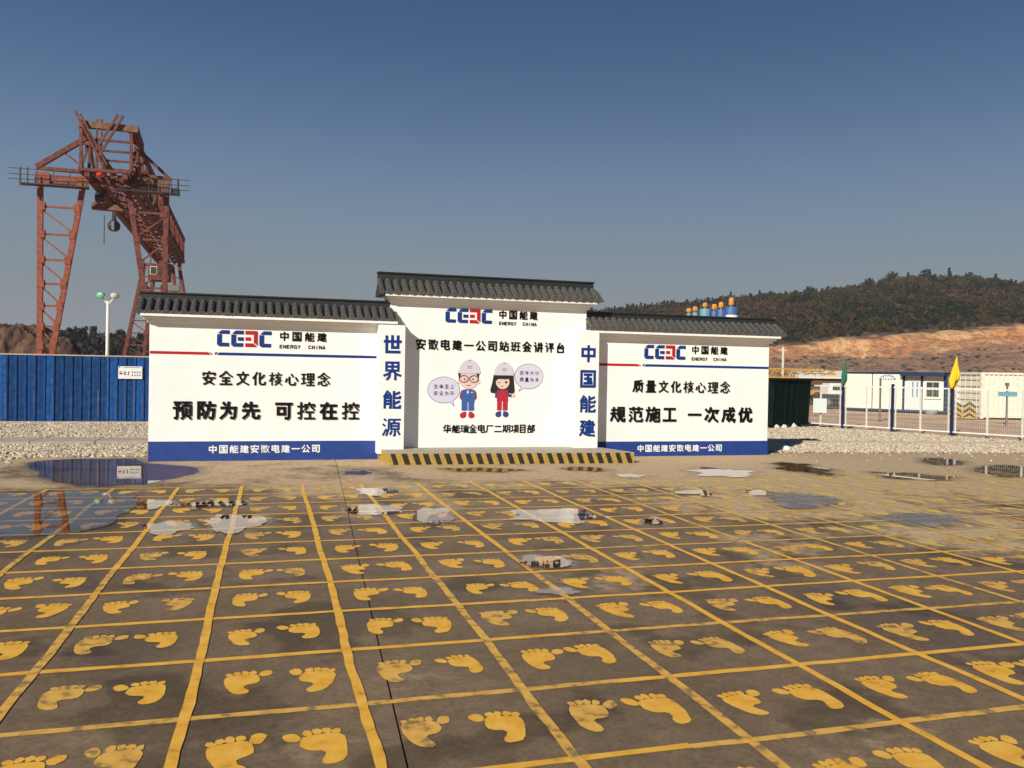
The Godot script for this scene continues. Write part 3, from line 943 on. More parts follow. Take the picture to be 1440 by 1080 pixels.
		"期": return [[4, 18, 54, 18], [16, 4, 16, 70], [42, 4, 42, 70], [16, 36, 42, 36], [16, 52, 42, 52], [2, 70, 56, 70], [20, 76, 8, 94], [40, 76, 50, 92], [54, 96, 64, 60, 64, 8, 94, 8, 94, 88, 86, 96], [64, 34, 94, 34], [64, 58, 94, 58]]
		"项": return [[4, 18, 38, 18], [22, 18, 22, 74], [2, 80, 42, 70]] + HEAD_PAGE
		"目": return [[20, 6, 80, 6, 80, 94, 20, 94, 20, 6], [20, 35, 80, 35], [20, 64, 80, 64]]
		"部": return [[28, 2, 32, 12], [6, 19, 56, 19], [18, 26, 22, 40], [44, 26, 38, 40], [2, 46, 60, 46], [12, 58, 50, 58, 50, 94, 12, 94, 12, 58], [70, 98, 70, 8, 94, 8, 84, 38, 96, 58, 90, 76, 78, 74]]
		"规": return [[6, 22, 42, 22], [2, 44, 44, 44], [24, 4, 22, 48, 4, 92], [26, 54, 42, 80], [54, 64, 54, 8, 90, 8, 90, 64], [72, 20, 70, 60, 48, 96], [76, 60, 76, 86, 82, 92, 94, 92, 98, 76]]
		"范": return [[4, 14, 96, 14], [32, 2, 32, 26], [68, 2, 68, 26], [10, 32, 22, 40], [4, 52, 16, 60], [6, 96, 24, 68], [84, 36, 84, 62, 74, 62], [88, 36, 42, 36, 42, 84, 50, 92, 90, 92, 94, 78]]
		"施": return [[20, 2, 24, 14], [2, 22, 44, 22], [18, 22, 16, 60, 4, 94], [16, 46, 38, 46, 36, 86, 28, 94], [60, 2, 46, 30], [54, 18, 98, 18], [46, 50, 92, 36, 92, 68, 84, 70], [70, 26, 70, 80], [54, 38, 54, 86, 62, 94, 92, 94, 96, 80]]
		"工": return [[10, 14, 90, 14], [50, 14, 50, 88], [4, 88, 96, 88]]
		"次": return [[6, 14, 20, 28], [4, 84, 24, 52], [46, 2, 30, 40], [40, 24, 94, 24, 84, 44], [62, 32, 58, 60, 28, 96], [62, 54, 74, 80, 96, 96]]
		"成": return [[94, 24, 18, 24, 16, 64, 4, 96], [16, 48, 46, 48, 44, 78, 34, 78], [58, 2, 62, 44, 74, 80, 90, 94, 96, 78], [88, 42, 72, 70, 48, 94], [74, 4, 88, 16]]
		"优": return [[28, 4, 18, 28, 2, 50], [18, 32, 18, 98], [32, 32, 98, 32], [56, 4, 54, 56, 30, 96], [70, 34, 70, 86, 78, 92, 92, 92, 96, 74], [76, 6, 90, 20]]
	return []

func draw_char(b: B, ch: String, at: Vector2, sx: float, sy: float, wide: float, depth: float) -> void:
	var k := 0
	for s in strokes(ch):
		var pts := PackedVector2Array()
		for i in range(0, s.size(), 2):
			pts.append(at + Vector2((s[i] - 50.0) / 100.0 * sx, (50.0 - s[i + 1]) / 100.0 * sy))
		b.ribbon(pts, wide, 0.0, depth + k * 0.0006)
		k += 1

func characters(parent: Node, text: String, xs: Array, y: float, sx: float, sy: float, z: float, m: Material, depth: float, weight := 0.115) -> void:
	for i in text.length():
		var ch := text[i]
		var n := strokes(ch).size()
		var wide: float = sy * (weight if n < 7 else weight * 0.84 if n < 10 else weight * 0.70 if n < 13 else weight * 0.63)
		var key := "%s %.3f %.3f %.4f" % [ch, sx, sy, depth]
		if not glyph_cache.has(key):
			var b := B.new()
			draw_char(b, ch, Vector2.ZERO, sx, sy, wide, depth)
			glyph_cache[key] = b.done()
		add(parent, "character", glyph_cache[key], m, Vector3(xs[i], y, z))

func spread(n: int, from: float, to: float, size: float) -> Array:
	var out := []
	for i in n:
		out.append(lerpf(from + size / 2.0, to - size / 2.0, float(i) / (n - 1)))
	return out

func latin(parent: Node, text: String, x0: float, x1: float, y0: float, y1: float, z: float, m: Material) -> void:
	var shapes := {"E": [[92, 8, 10, 8, 10, 92, 92, 92], [10, 50, 80, 50]], "N": [[8, 100, 8, 0], [8, 6, 92, 94], [92, 100, 92, 0]], "R": [[8, 100, 8, 8, 84, 8, 92, 28, 84, 50, 8, 50], [52, 50, 94, 100]], "G": [[92, 20, 70, 8, 28, 8, 8, 30, 8, 70, 28, 92, 92, 92, 92, 54, 56, 54]], "Y": [[4, 0, 50, 52, 96, 0], [50, 52, 50, 100]],
		"C": [[94, 22, 70, 8, 28, 8, 8, 30, 8, 70, 28, 92, 70, 92, 94, 78]], "H": [[10, 0, 10, 100], [90, 0, 90, 100], [10, 50, 90, 50]], "I": [[50, 0, 50, 100]], "A": [[4, 100, 50, 4, 96, 100], [24, 68, 76, 68]]}
	var pitch := (x1 - x0) / text.length()
	for i in text.length():
		if not shapes.has(text[i]):
			continue
		var b := B.new()
		var k := 0
		for s in shapes[text[i]]:
			var pts := PackedVector2Array()
			for j in range(0, s.size(), 2):
				pts.append(Vector2((s[j] - 50.0) / 100.0 * pitch * 0.74, (50.0 - s[j + 1]) / 100.0 * (y1 - y0)))
			b.ribbon(pts, (y1 - y0) * 0.24, 0.0, 0.008 + k * 0.0006)
			k += 1
		add(parent, "letter", b.done(), m, Vector3(x0 + pitch * (i + 0.5), (y0 + y1) / 2.0, z))

func emblem(parent: Node, x0: float, y0: float, wide: float, high: float, z: float) -> void:   # four block letters cut from bars
	var u := wide / 514.0
	var v := high / 180.0
	for k in 4:
		var pieces := []
		if k == 2:
			pieces = [[[0, 180], [112, 180], [84, 140], [0, 140]], [[116, 172], [116, 14], [80, 48], [80, 138]], [[0, 40], [78, 40], [108, 6], [102, 0], [0, 0]], [[2, 108], [52, 108], [52, 70], [2, 70]]]
		else:
			pieces = [[[42, 180], [116, 180], [116, 140], [40, 140], [8, 146]], [[0, 134], [44, 134], [44, 46], [10, 10], [0, 18]], [[50, 40], [112, 40], [112, 0], [18, 0], [12, 6]]]
			if k == 1:
				pieces.append([[62, 106], [116, 106], [116, 68], [62, 68]])
		for p in pieces:
			var poly := PackedVector2Array()
			for q in p:
				poly.append(Vector2(x0 + (k * 133.0 + q[0]) * u, y0 + q[1] * v))
			var b := B.new()
			b.prism(poly, 0.0, 0.015)
			add(parent, "emblem_bar", b.done(), M.letter_red if k == 2 else M.letter_blue, Vector3(0, 0, z))


# ---------------------------------------------------------------- the tiled walls
func tile_column(pitch: float, run: float, drop: float, sd: int) -> ArrayMesh:
	# one course from ridge to eave: overlapping round cover tiles with a stepped pan tile beside them
	var b := B.new()
	var r := RandomNumberGenerator.new()
	r.seed = sd
	var steps := 4
	var slope := Vector3(0, -drop, run)
	var dir := slope.normalized()
	var up := Vector3(0, run, drop).normalized()
	for k in steps:
		var a := slope * (float(k) / steps) - dir * 0.02
		var e := slope * (float(k + 1) / steps) + dir * 0.015
		var j := r.randf_range(-0.003, 0.003)
		var r0 := 0.050
		var r1 := 0.064
		var lift0 := up * (0.006 + 0.002 * k)
		var lift1 := up * (0.026 + 0.002 * k)
		var seg := 7
		for i in seg:
			var u := PI * i / seg
			var v := PI * (i + 1) / seg
			var pu := Vector3(-cos(u), 0, 0) + up * sin(u)
			var pv := Vector3(-cos(v), 0, 0) + up * sin(v)
			var o := Vector3(j, 0, 0)
			b.quad(a + o + lift0 + pu * r0, e + o + lift1 + pu * r1, e + o + lift1 + pv * r1, a + o + lift0 + pv * r0)
			b.tri(e + o + lift1, e + o + lift1 + pv * r1, e + o + lift1 + pu * r1)
		# pan tile: a shallow trough that steps down onto the next
		var half := pitch / 2.0
		for i in 4:
			var x0 := half + (i - 2) * (pitch - 0.07) / 4.0
			var x1 := half + (i - 1) * (pitch - 0.07) / 4.0
			var s0 := -0.012 - 0.022 * (1.0 - pow((i - 2) / 2.0, 2))
			var s1 := -0.012 - 0.022 * (1.0 - pow((i - 1) / 2.0, 2))
			var l0 := up * 0.002
			var l1 := up * 0.022
			b.quad(a + Vector3(x0, 0, 0) + up * s0 + l0, e + Vector3(x0, 0, 0) + up * s0 + l1, e + Vector3(x1, 0, 0) + up * s1 + l1, a + Vector3(x1, 0, 0) + up * s1 + l0)
			b.quad(e + Vector3(x0, 0, 0) + up * s0 + l1, e + Vector3(x0, 0, 0) + up * (s0 - 0.012), e + Vector3(x1, 0, 0) + up * (s1 - 0.012), e + Vector3(x1, 0, 0) + up * s1 + l1)
	# round end cap under the roll and a drip lip under the trough
	var eave := slope + dir * 0.017
	b.tube(eave + Vector3(0, 0.006, -0.012), eave + Vector3(0, -0.004, 0.012), 0.066, 0.064, 12)
	var drip := PackedVector2Array([Vector2(0.05, 0.02), Vector2(pitch - 0.05, 0.02), Vector2(pitch - 0.062, -0.02), Vector2(pitch / 2.0, -0.048), Vector2(0.062, -0.02)])
	b.prism(drip, eave.z - 0.01, eave.z + 0.006, Transform3D(Basis(), Vector3(0, eave.y, 0)))
	return b.done()

func tiled_roof(wall: Node3D, x0: float, x1: float, n: int, ridge_top: float, ridge_low: float, eave_y: float, eave_z: float) -> void:
	# local frame: z = 0 is the wall face, +z towards the viewer, ridge behind the face
	var back := -0.16
	var b := B.new()
	var run := eave_z - (back + 0.07)
	var drop := ridge_low - eave_y
	var base := [[back + 0.08, ridge_low - 0.05], [eave_z - 0.02, eave_y - 0.045]]
	b.hexa([Vector3(x0 + 0.02, base[1][1] - 0.03, base[1][0]), Vector3(x1 - 0.02, base[1][1] - 0.03, base[1][0]), Vector3(x1 - 0.02, base[1][1] - 0.03, back - 0.05), Vector3(x0 + 0.02, base[1][1] - 0.03, back - 0.05),
		Vector3(x0 + 0.02, base[1][1] + 0.01, base[1][0]), Vector3(x1 - 0.02, base[1][1] + 0.01, base[1][0]), Vector3(x1 - 0.02, base[0][1], base[0][0]), Vector3(x0 + 0.02, base[0][1], base[0][0])])
	b.hexa([Vector3(x0 + 0.02, base[1][1] - 0.03, back - 0.06), Vector3(x1 - 0.02, base[1][1] - 0.03, back - 0.06), Vector3(x1 - 0.02, base[1][1] - 0.03, back - 0.42), Vector3(x0 + 0.02, base[1][1] - 0.03, back - 0.42),
		Vector3(x0 + 0.02, base[0][1], back - 0.06), Vector3(x1 - 0.02, base[0][1], back - 0.06), Vector3(x1 - 0.02, base[1][1] + 0.02, back - 0.42), Vector3(x0 + 0.02, base[1][1] + 0.02, back - 0.42)])
	var roof := add(wall, "tiled_roof", b.done(), M.ridge)
	var rb := B.new()
	var mid := (x0 + x1) / 2.0
	rb.box(Vector3(mid, (ridge_low + ridge_top) / 2.0 - 0.03, back), Vector3(x1 - x0 - 0.03, ridge_top - ridge_low + 0.0, 0.13))
	add(roof, "ridge_board", rb.done(), M.ridge)
	var cb := B.new()
	cb.cbox(Vector3(mid, ridge_top - 0.012, back), Vector3(x1 - x0, 0.036, 0.20), 0.008)
	add(roof, "ridge_cap", cb.done(), M.ridge)
	var pitch := (x1 - x0 - 0.11) / (n - 1)
	var shapes := []
	for v in 3:
		shapes.append(tile_column(pitch, run, drop, 70 + v))
	for i in n:
		add(roof, "tile_course", shapes[rng.randi() % 3], M.tile if rng.randf() < 0.6 else M.tile_b, Vector3(x0 + 0.055 + i * pitch, ridge_low + rng.randf_range(-0.004, 0.004), back + 0.07))
	return

func cornice(wall: Node3D, x0: float, x1: float, low: float, high: float, reach: float) -> void:
	var step := (high - low) / 3.0
	for k in 3:
		var out: float = reach * [0.30, 0.62, 1.03][k]
		var side: float = [0.05, 0.10, 0.15][k]
		var b := B.new()
		b.cbox(Vector3((x0 + x1) / 2.0, low + step * (k + 0.5) + 0.001 * k, out / 2.0 - 0.18), Vector3(x1 - x0 + side * 2.0, step + 0.0008, out + 0.36), 0.006)
		add(wall, "cornice_course", b.done(), M.plaster)

func stripe_piece(wall: Node3D, pts: Array, m: Material, z := 0.004) -> void:
	var poly := PackedVector2Array()
	for p in pts:
		poly.append(Vector2(p[0], p[1]))
	var b := B.new()
	b.prism(poly, 0.0, z)
	add(wall, "painted_stripe", b.done(), m)

func side_wall(label: String, at: Vector3, x0: float, x1: float, roof0: float, roof1: float, courses: int, title: String, slogan: String) -> void:
	var w := thing("slogan_wall", label, "wall", at, 0.0, "tiled walls of the briefing stand")
	var b := B.new()
	b.cbox(Vector3((x0 + x1) / 2.0, 1.475, -0.15), Vector3(x1 - x0, 3.05, 0.30), 0.006)
	add(w, "panel", b.done(), M.plaster)
	var bb := B.new()
	bb.box(Vector3((x0 + x1) / 2.0, 0.185, -0.148), Vector3(x1 - x0 + 0.008, 0.48, 0.304))
	add(w, "base_band", bb.done(), M.wall_blue)
	cornice(w, x0, x1, 2.96, 3.135, 0.30)
	tiled_roof(w, roof0, roof1, courses, 3.615, 3.44, 3.185, 0.30)
	# painted rule: red, a slanted break, then blue
	stripe_piece(w, [[x0 + 0.01, 2.295], [-1.24, 2.295], [-1.30, 2.355], [x0 + 0.01, 2.355]], M.letter_red)
	stripe_piece(w, [[-1.225, 2.295], [-1.205, 2.295], [-1.225, 2.33], [-1.265, 2.355], [-1.285, 2.355]], M.letter_red)
	stripe_piece(w, [[-1.165, 2.30], [-1.145, 2.30], [-1.095, 2.355], [-1.165, 2.355]], M.letter_blue)
	stripe_piece(w, [[-1.125, 2.295], [x1 - 0.01, 2.295], [x1 - 0.01, 2.355], [-1.075, 2.355]], M.letter_blue)
	emblem(w, -1.125, 2.49, 1.13, 0.35, 0.0)
	characters(w, "中国能建", spread(4, 0.175, 1.20, 0.215), 2.745, 0.215, 0.205, 0.0, M.letter_black, 0.012, 0.15)
	latin(w, "ENERGY  CHINA", 0.175, 1.18, 2.475, 2.552, 0.0, M.letter_black)
	characters(w, title, spread(8, -1.425, 1.29, 0.29), 1.80, 0.29, 0.30, 0.0, M.letter_black, 0.02, 0.125)
	characters(w, slogan, [-1.816, -1.327, -0.867, -0.406, 0.293, 0.77, 1.262, 1.747], 1.10, 0.39, 0.39, 0.0, M.letter_black, 0.025, 0.150)
	characters(w, "中国能建安徽电建一公司", spread(11, -1.275, 1.09, 0.19), 0.253, 0.19, 0.175, 0.005, M.letter_white, 0.006, 0.14)

func build_left_wall_and_right_wall() -> void:
	side_wall("white tiled-roof wall panel with black lettering 预防为先 可控在控 and a blue foot band", P(0, 0, 19.38), -2.48, 2.60, -2.70, 2.66, 31, "安全文化核心理念", "预防为先可控在控")
	side_wall("white tiled-roof wall panel with black lettering 规范施工 一次成优 and a blue foot band", P(10.08, -0.055, 19.38), -2.64, 2.42, -2.70, 2.66, 31, "质量文化核心理念", "规范施工一次成优")

func ellipse(cx: float, cy: float, rx: float, ry: float, n := 28, from := 0.0, to := TAU) -> PackedVector2Array:
	var out := PackedVector2Array()
	var full := to - from > TAU - 0.01
	for i in (n if full else n + 1):
		var u := from + (to - from) * i / n
		out.append(Vector2(cx + cos(u) * rx, cy + sin(u) * ry))
	return out

func cut(parent: Node, called: String, polys: Array, level: int, m: Material, at: Vector3) -> MeshInstance3D:
	# a flat printed sheet shape, 2.5 mm per layer; outlines in hundredths of the print, y downwards
	var first: MeshInstance3D = null
	for i in polys.size():
		var q := PackedVector2Array()
		for p in polys[i]:
			q.append(Vector2(p.x * 0.00241, -p.y * 0.00241))
		var b := B.new()
		b.prism(q, 0.0, 0.004 + level * 0.0025 + i * 0.0004)
		var o := add(parent, called, b.done(), m, at)
		if first == null:
			first = o
	return first

func rect(x0: float, y0: float, x1: float, y1: float, slant := 0.0) -> PackedVector2Array:
	return PackedVector2Array([Vector2(x0, y0), Vector2(x1, y0), Vector2(x1 + slant, y1), Vector2(x0 + slant, y1)])

func build_centre_wall() -> void:
	var w := thing("centre_wall", "tallest white wall with tiled roof, two lettered pillars and cartoon workers, behind the platform", "wall", P(0, 0, 19.40), 0.0, "tiled walls of the briefing stand")
	var b := B.new()
	b.cbox(Vector3(5.015, 1.80, -0.15), Vector3(4.79, 3.66, 0.31), 0.006)
	add(w, "panel", b.done(), M.plaster)
	cornice(w, 2.62, 7.41, 3.59, 3.765, 0.30)
	tiled_roof(w, 2.32, 7.63, 29, 4.285, 4.085, 3.81, 0.32)
	for side in 2:
		var x0: float = [2.32, 7.02][side]
		var x1: float = [2.915, 7.60][side]
		var pb := B.new()
		pb.cbox(Vector3((x0 + x1) / 2.0, 1.60, 0.20), Vector3(x1 - x0, 2.90, 0.41), 0.008)
		var pl := add(w, "pillar", pb.done(), M.plaster)
		var ys: Array = [[2.62, 2.02, 1.38, 0.755], [2.52, 1.915, 1.315, 0.735]][side]
		var text: String = ["世界能源", "中国能建"][side]
		for i in 4:
			characters(pl, text[i], [(x0 + x1) / 2.0 + 0.01], ys[i], 0.42, 0.42, 0.405, M.letter_blue, 0.008, 0.150)
	emblem(w, 3.90, 3.175, 1.12, 0.335, 0.005)
	characters(w, "中国能建", spread(4, 5.18, 6.15, 0.205), 3.405, 0.205, 0.205, 0.005, M.letter_black, 0.012, 0.15)
	latin(w, "ENERGY  CHINA", 5.19, 6.14, 3.155, 3.232, 0.005, M.letter_black)
	characters(w, "安徽电建一公司站班会讲评台", spread(13, 3.22, 6.86, 0.225), 2.65, 0.235, 0.245, 0.005, M.letter_black, 0.012, 0.155)
	characters(w, "华能瑞金电厂二期项目部", spread(11, 3.89, 6.125, 0.19), 0.69, 0.195, 0.195, 0.005, M.letter_black, 0.01, 0.155)
	# printed cartoon workers and their speech bubbles
	var skin := mat(0.72, 0.52, 0.47, 0.6)
	var hat := mat(0.60, 0.57, 0.64, 0.5)
	var hat_edge := mat(0.38, 0.36, 0.42, 0.5)
	var ink := mat(0.02, 0.016, 0.015, 0.5)
	var blue := mat(0.035, 0.11, 0.33, 0.5)
	var red := mat(0.42, 0.02, 0.035, 0.5)
	var dark_red := mat(0.23, 0.03, 0.045, 0.5)
	var navy := mat(0.03, 0.05, 0.20, 0.5)
	var lilac := mat(0.62, 0.60, 0.74, 0.55)
	var line := mat(0.09, 0.09, 0.13, 0.55)
	var o := Vector3(4.485 - 545 * 0.00241, 2.325 + 100 * 0.00241, 0.005)
	var man := cut(w, "cartoon_worker", [PackedVector2Array([Vector2(478, 400), Vector2(520, 392), Vector2(570, 392), Vector2(606, 400), Vector2(606, 518), Vector2(476, 518)])], 2, blue, o)
	man.set_meta("label", "cartoon worker in blue overalls with glasses and white helmet")
	cut(man, "sleeve", [PackedVector2Array([Vector2(478, 400), Vector2(464, 420), Vector2(454, 470), Vector2(470, 498), Vector2(484, 490)]), PackedVector2Array([Vector2(604, 400), Vector2(620, 420), Vector2(628, 470), Vector2(614, 498), Vector2(598, 490)])], 1, dark_red, Vector3.ZERO)
	cut(man, "trousers", [rect(476, 515, 536, 602), rect(544, 515, 602, 602)], 1, blue, Vector3.ZERO)
	cut(man, "shoe", [ellipse(492, 648, 32, 28), ellipse(576, 648, 32, 28), rect(490, 612, 524, 640), rect(548, 612, 582, 640)], 1, red, Vector3.ZERO)
	cut(man, "ear", [ellipse(642, 318, 18, 26), ellipse(446, 318, 16, 24)], 1, skin, Vector3.ZERO)
	cut(man, "face", [ellipse(544, 305, 96, 86)], 3, skin, Vector3.ZERO)
	cut(man, "hair", [PackedVector2Array([Vector2(432, 225), Vector2(470, 225), Vector2(460, 252), Vector2(446, 290)]), PackedVector2Array([Vector2(608, 232), Vector2(648, 228), Vector2(642, 280), Vector2(630, 262)])], 4, ink, Vector3.ZERO)
	cut(man, "helmet", [ellipse(548, 214, 104, 112, 24, PI, TAU)], 5, hat, Vector3.ZERO)
	cut(man, "helmet_brim", [rect(436, 208, 656, 238)], 6, hat, Vector3.ZERO)
	cut(man, "helmet_mark", [rect(526, 162, 572, 176), rect(526, 182, 572, 190), PackedVector2Array([Vector2(530, 104), Vector2(566, 104), Vector2(548, 124)])], 7, hat_edge, Vector3.ZERO)
	var rim := B.new()
	for c in [Vector2(494, 292), Vector2(594, 292)]:
		var ring := ellipse(c.x, c.y, 43, 33, 20)
		ring.append(ring[0])
		var q := PackedVector2Array()
		for p in ring:
			q.append(Vector2(p.x, -p.y) * 0.00241)
		rim.ribbon(q, 0.018, 0.0, 0.018)
	add(man, "glasses", rim.done(), ink)
	cut(man, "eye", [ellipse(500, 294, 8, 8, 10), ellipse(584, 294, 8, 8, 10), rect(524, 352, 560, 357)], 5, ink, Vector3.ZERO)
	cut(man, "collar", [PackedVector2Array([Vector2(530, 400), Vector2(546, 418), Vector2(532, 442), Vector2(528, 420)]), rect(566, 420, 590, 426)], 4, M.letter_white, Vector3.ZERO)
	var o2 := Vector3(5.325 - 880 * 0.00241, 2.265 + 140 * 0.00241, 0.005)
	var lady := cut(w, "cartoon_worker", [PackedVector2Array([Vector2(822, 410), Vector2(925, 410), Vector2(932, 520), Vector2(816, 520)])], 3, red, o2)
	lady.set_meta("label", "cartoon worker in red overalls with long black hair and white helmet")
	cut(lady, "sleeve", [PackedVector2Array([Vector2(824, 416), Vector2(800, 436), Vector2(796, 486), Vector2(814, 492), Vector2(824, 470)]), PackedVector2Array([Vector2(922, 416), Vector2(946, 452), Vector2(972, 450), Vector2(966, 482), Vector2(934, 476)])], 2, navy, Vector3.ZERO)
	cut(lady, "hand", [ellipse(986, 464, 20, 22, 14)], 3, skin, Vector3.ZERO)
	cut(lady, "trousers", [rect(820, 516, 868, 612), rect(878, 516, 928, 612)], 2, red, Vector3.ZERO)
	cut(lady, "shoe", [ellipse(834, 652, 30, 28), ellipse(910, 652, 30, 28), rect(834, 620, 862, 646), rect(884, 620, 912, 646)], 2, navy, Vector3.ZERO)
	cut(lady, "hair", [PackedVector2Array([Vector2(782, 240), Vector2(982, 246), Vector2(990, 330), Vector2(1000, 420), Vector2(988, 452), Vector2(940, 440), Vector2(800, 446), Vector2(756, 440), Vector2(748, 414), Vector2(770, 330)])], 1, ink, Vector3.ZERO)
	cut(lady, "face", [ellipse(873, 332, 69, 70)], 4, skin, Vector3.ZERO)
	cut(lady, "fringe", [PackedVector2Array([Vector2(790, 250), Vector2(972, 250), Vector2(950, 320), Vector2(934, 300), Vector2(900, 306), Vector2(862, 302), Vector2(826, 304), Vector2(802, 324)])], 5, ink, Vector3.ZERO)
	cut(lady, "helmet", [ellipse(884, 246, 98, 110, 24, PI, TAU)], 6, hat, Vector3.ZERO)
	cut(lady, "helmet_brim", [rect(780, 240, 986, 266)], 7, hat, Vector3.ZERO)
	cut(lady, "helmet_mark", [rect(862, 196, 908, 208), rect(862, 214, 908, 222), PackedVector2Array([Vector2(868, 138), Vector2(902, 138), Vector2(885, 158)])], 8, hat_edge, Vector3.ZERO)
	cut(lady, "eye", [ellipse(908, 334, 11, 13, 12), rect(820, 334, 846, 340), ellipse(868, 374, 7, 6, 10)], 5, ink, Vector3.ZERO)
	for k in 2:
		var c: Vector2 = [Vector2(298, 402), Vector2(1156, 258)][k]
		var r: Vector2 = [Vector2(156, 124), Vector2(146, 122)][k]
		var tail: PackedVector2Array = [PackedVector2Array([Vector2(345, 500), Vector2(398, 552), Vector2(380, 480)]), PackedVector2Array([Vector2(1086, 345), Vector2(1060, 402), Vector2(1130, 360)])][k]
		var rim_tail := PackedVector2Array()
		var mid := (tail[0] + tail[1] + tail[2]) / 3.0
		for p in tail:
			rim_tail.append(mid + (p - mid) * 1.35)
		var bub := cut(w, "speech_bubble", [ellipse(c.x, c.y, r.x + 5, r.y + 5, 40)], 0, line, o)
		cut(bub, "tail_edge", [rim_tail], 0, line, Vector3(0, 0, 0.0005))
		cut(bub, "bubble_face", [ellipse(c.x, c.y, r.x, r.y, 40)], 2, lilac, Vector3.ZERO)
		cut(bub, "bubble_tail", [tail], 1, lilac, Vector3.ZERO)
		var tb := B.new()
		var lines: Array = [["生命至上", "安全为天"], ["百年大计", "质量为本"]][k]
		for row in 2:
			for i in 4:
				var at := Vector2(c.x - 78 + i * 53 + (0 if k == 0 else 4), c.y - 34 + row * 66) * 0.00241
				draw_char(tb, lines[row][i], Vector2(at.x, -at.y), 0.10, 0.10, 0.0105, 0.012)
		add(bub, "lettering", tb.done(), ink).set_meta("kind", "stuff")

func build_platform() -> void:
	var w := thing("platform", "low concrete platform edged with yellow and black hazard stripes", "platform", P(5.2, 0, 18.6))
	var o := P(5.2, 0, 18.6)
	var fl := P(2.47, 0, 18.05) - o
	var fr := P(8.02, 0, 17.80) - o
	var br := P(7.66, 0, 19.375) - o
	var bl := P(2.38, 0, 19.375) - o
	var hgt := Vector3(0, 0.25, 0)
	var b := B.new()
	b.hexa([fl, fr, br, bl, fl + hgt, fr + hgt, br + hgt, bl + hgt])
	add(w, "edge", b.done(), M.hazard_yellow)
	var t := B.new()
	var e := Vector3(0, 0.004, 0)
	t.hexa([fl + hgt, fr + hgt, br + hgt, bl + hgt, fl + hgt + e, fr + hgt + e, br + hgt + e, bl + hgt + e])
	add(w, "deck", t.done(), M.slab_top)
	# slanted black stripes, painted 3 mm proud of the yellow face
	var along := (fr - fl).normalized()
	var face := along.cross(Vector3.UP).normalized() * -1.0
	if face.z < 0.0:
		face = -face
	var length := fl.distance_to(fr)
	var n := 24
	var period := (length - 0.02) / n
	for i in n:
		var x0 := period * (i + 0.28) + rng.randf_range(-0.01, 0.01) - 0.05
		var wd := period * 0.50 * rng.randf_range(0.92, 1.06)
		var lean := 0.085
		var q := PackedVector2Array([Vector2(clampf(x0 + lean, 0.01, length), 0.01), Vector2(clampf(x0 + wd + lean, 0.02, length - 0.005), 0.01), Vector2(clampf(x0 + wd - 0.0, 0.02, length - 0.005), 0.246), Vector2(clampf(x0, 0.01, length), 0.246)])
		var s := B.new()
		s.prism(q, -0.002, 0.003, Transform3D(Basis(along, Vector3.UP, face), fl))
		add(w, "hazard_stripe", s.done(), M.hazard_black)


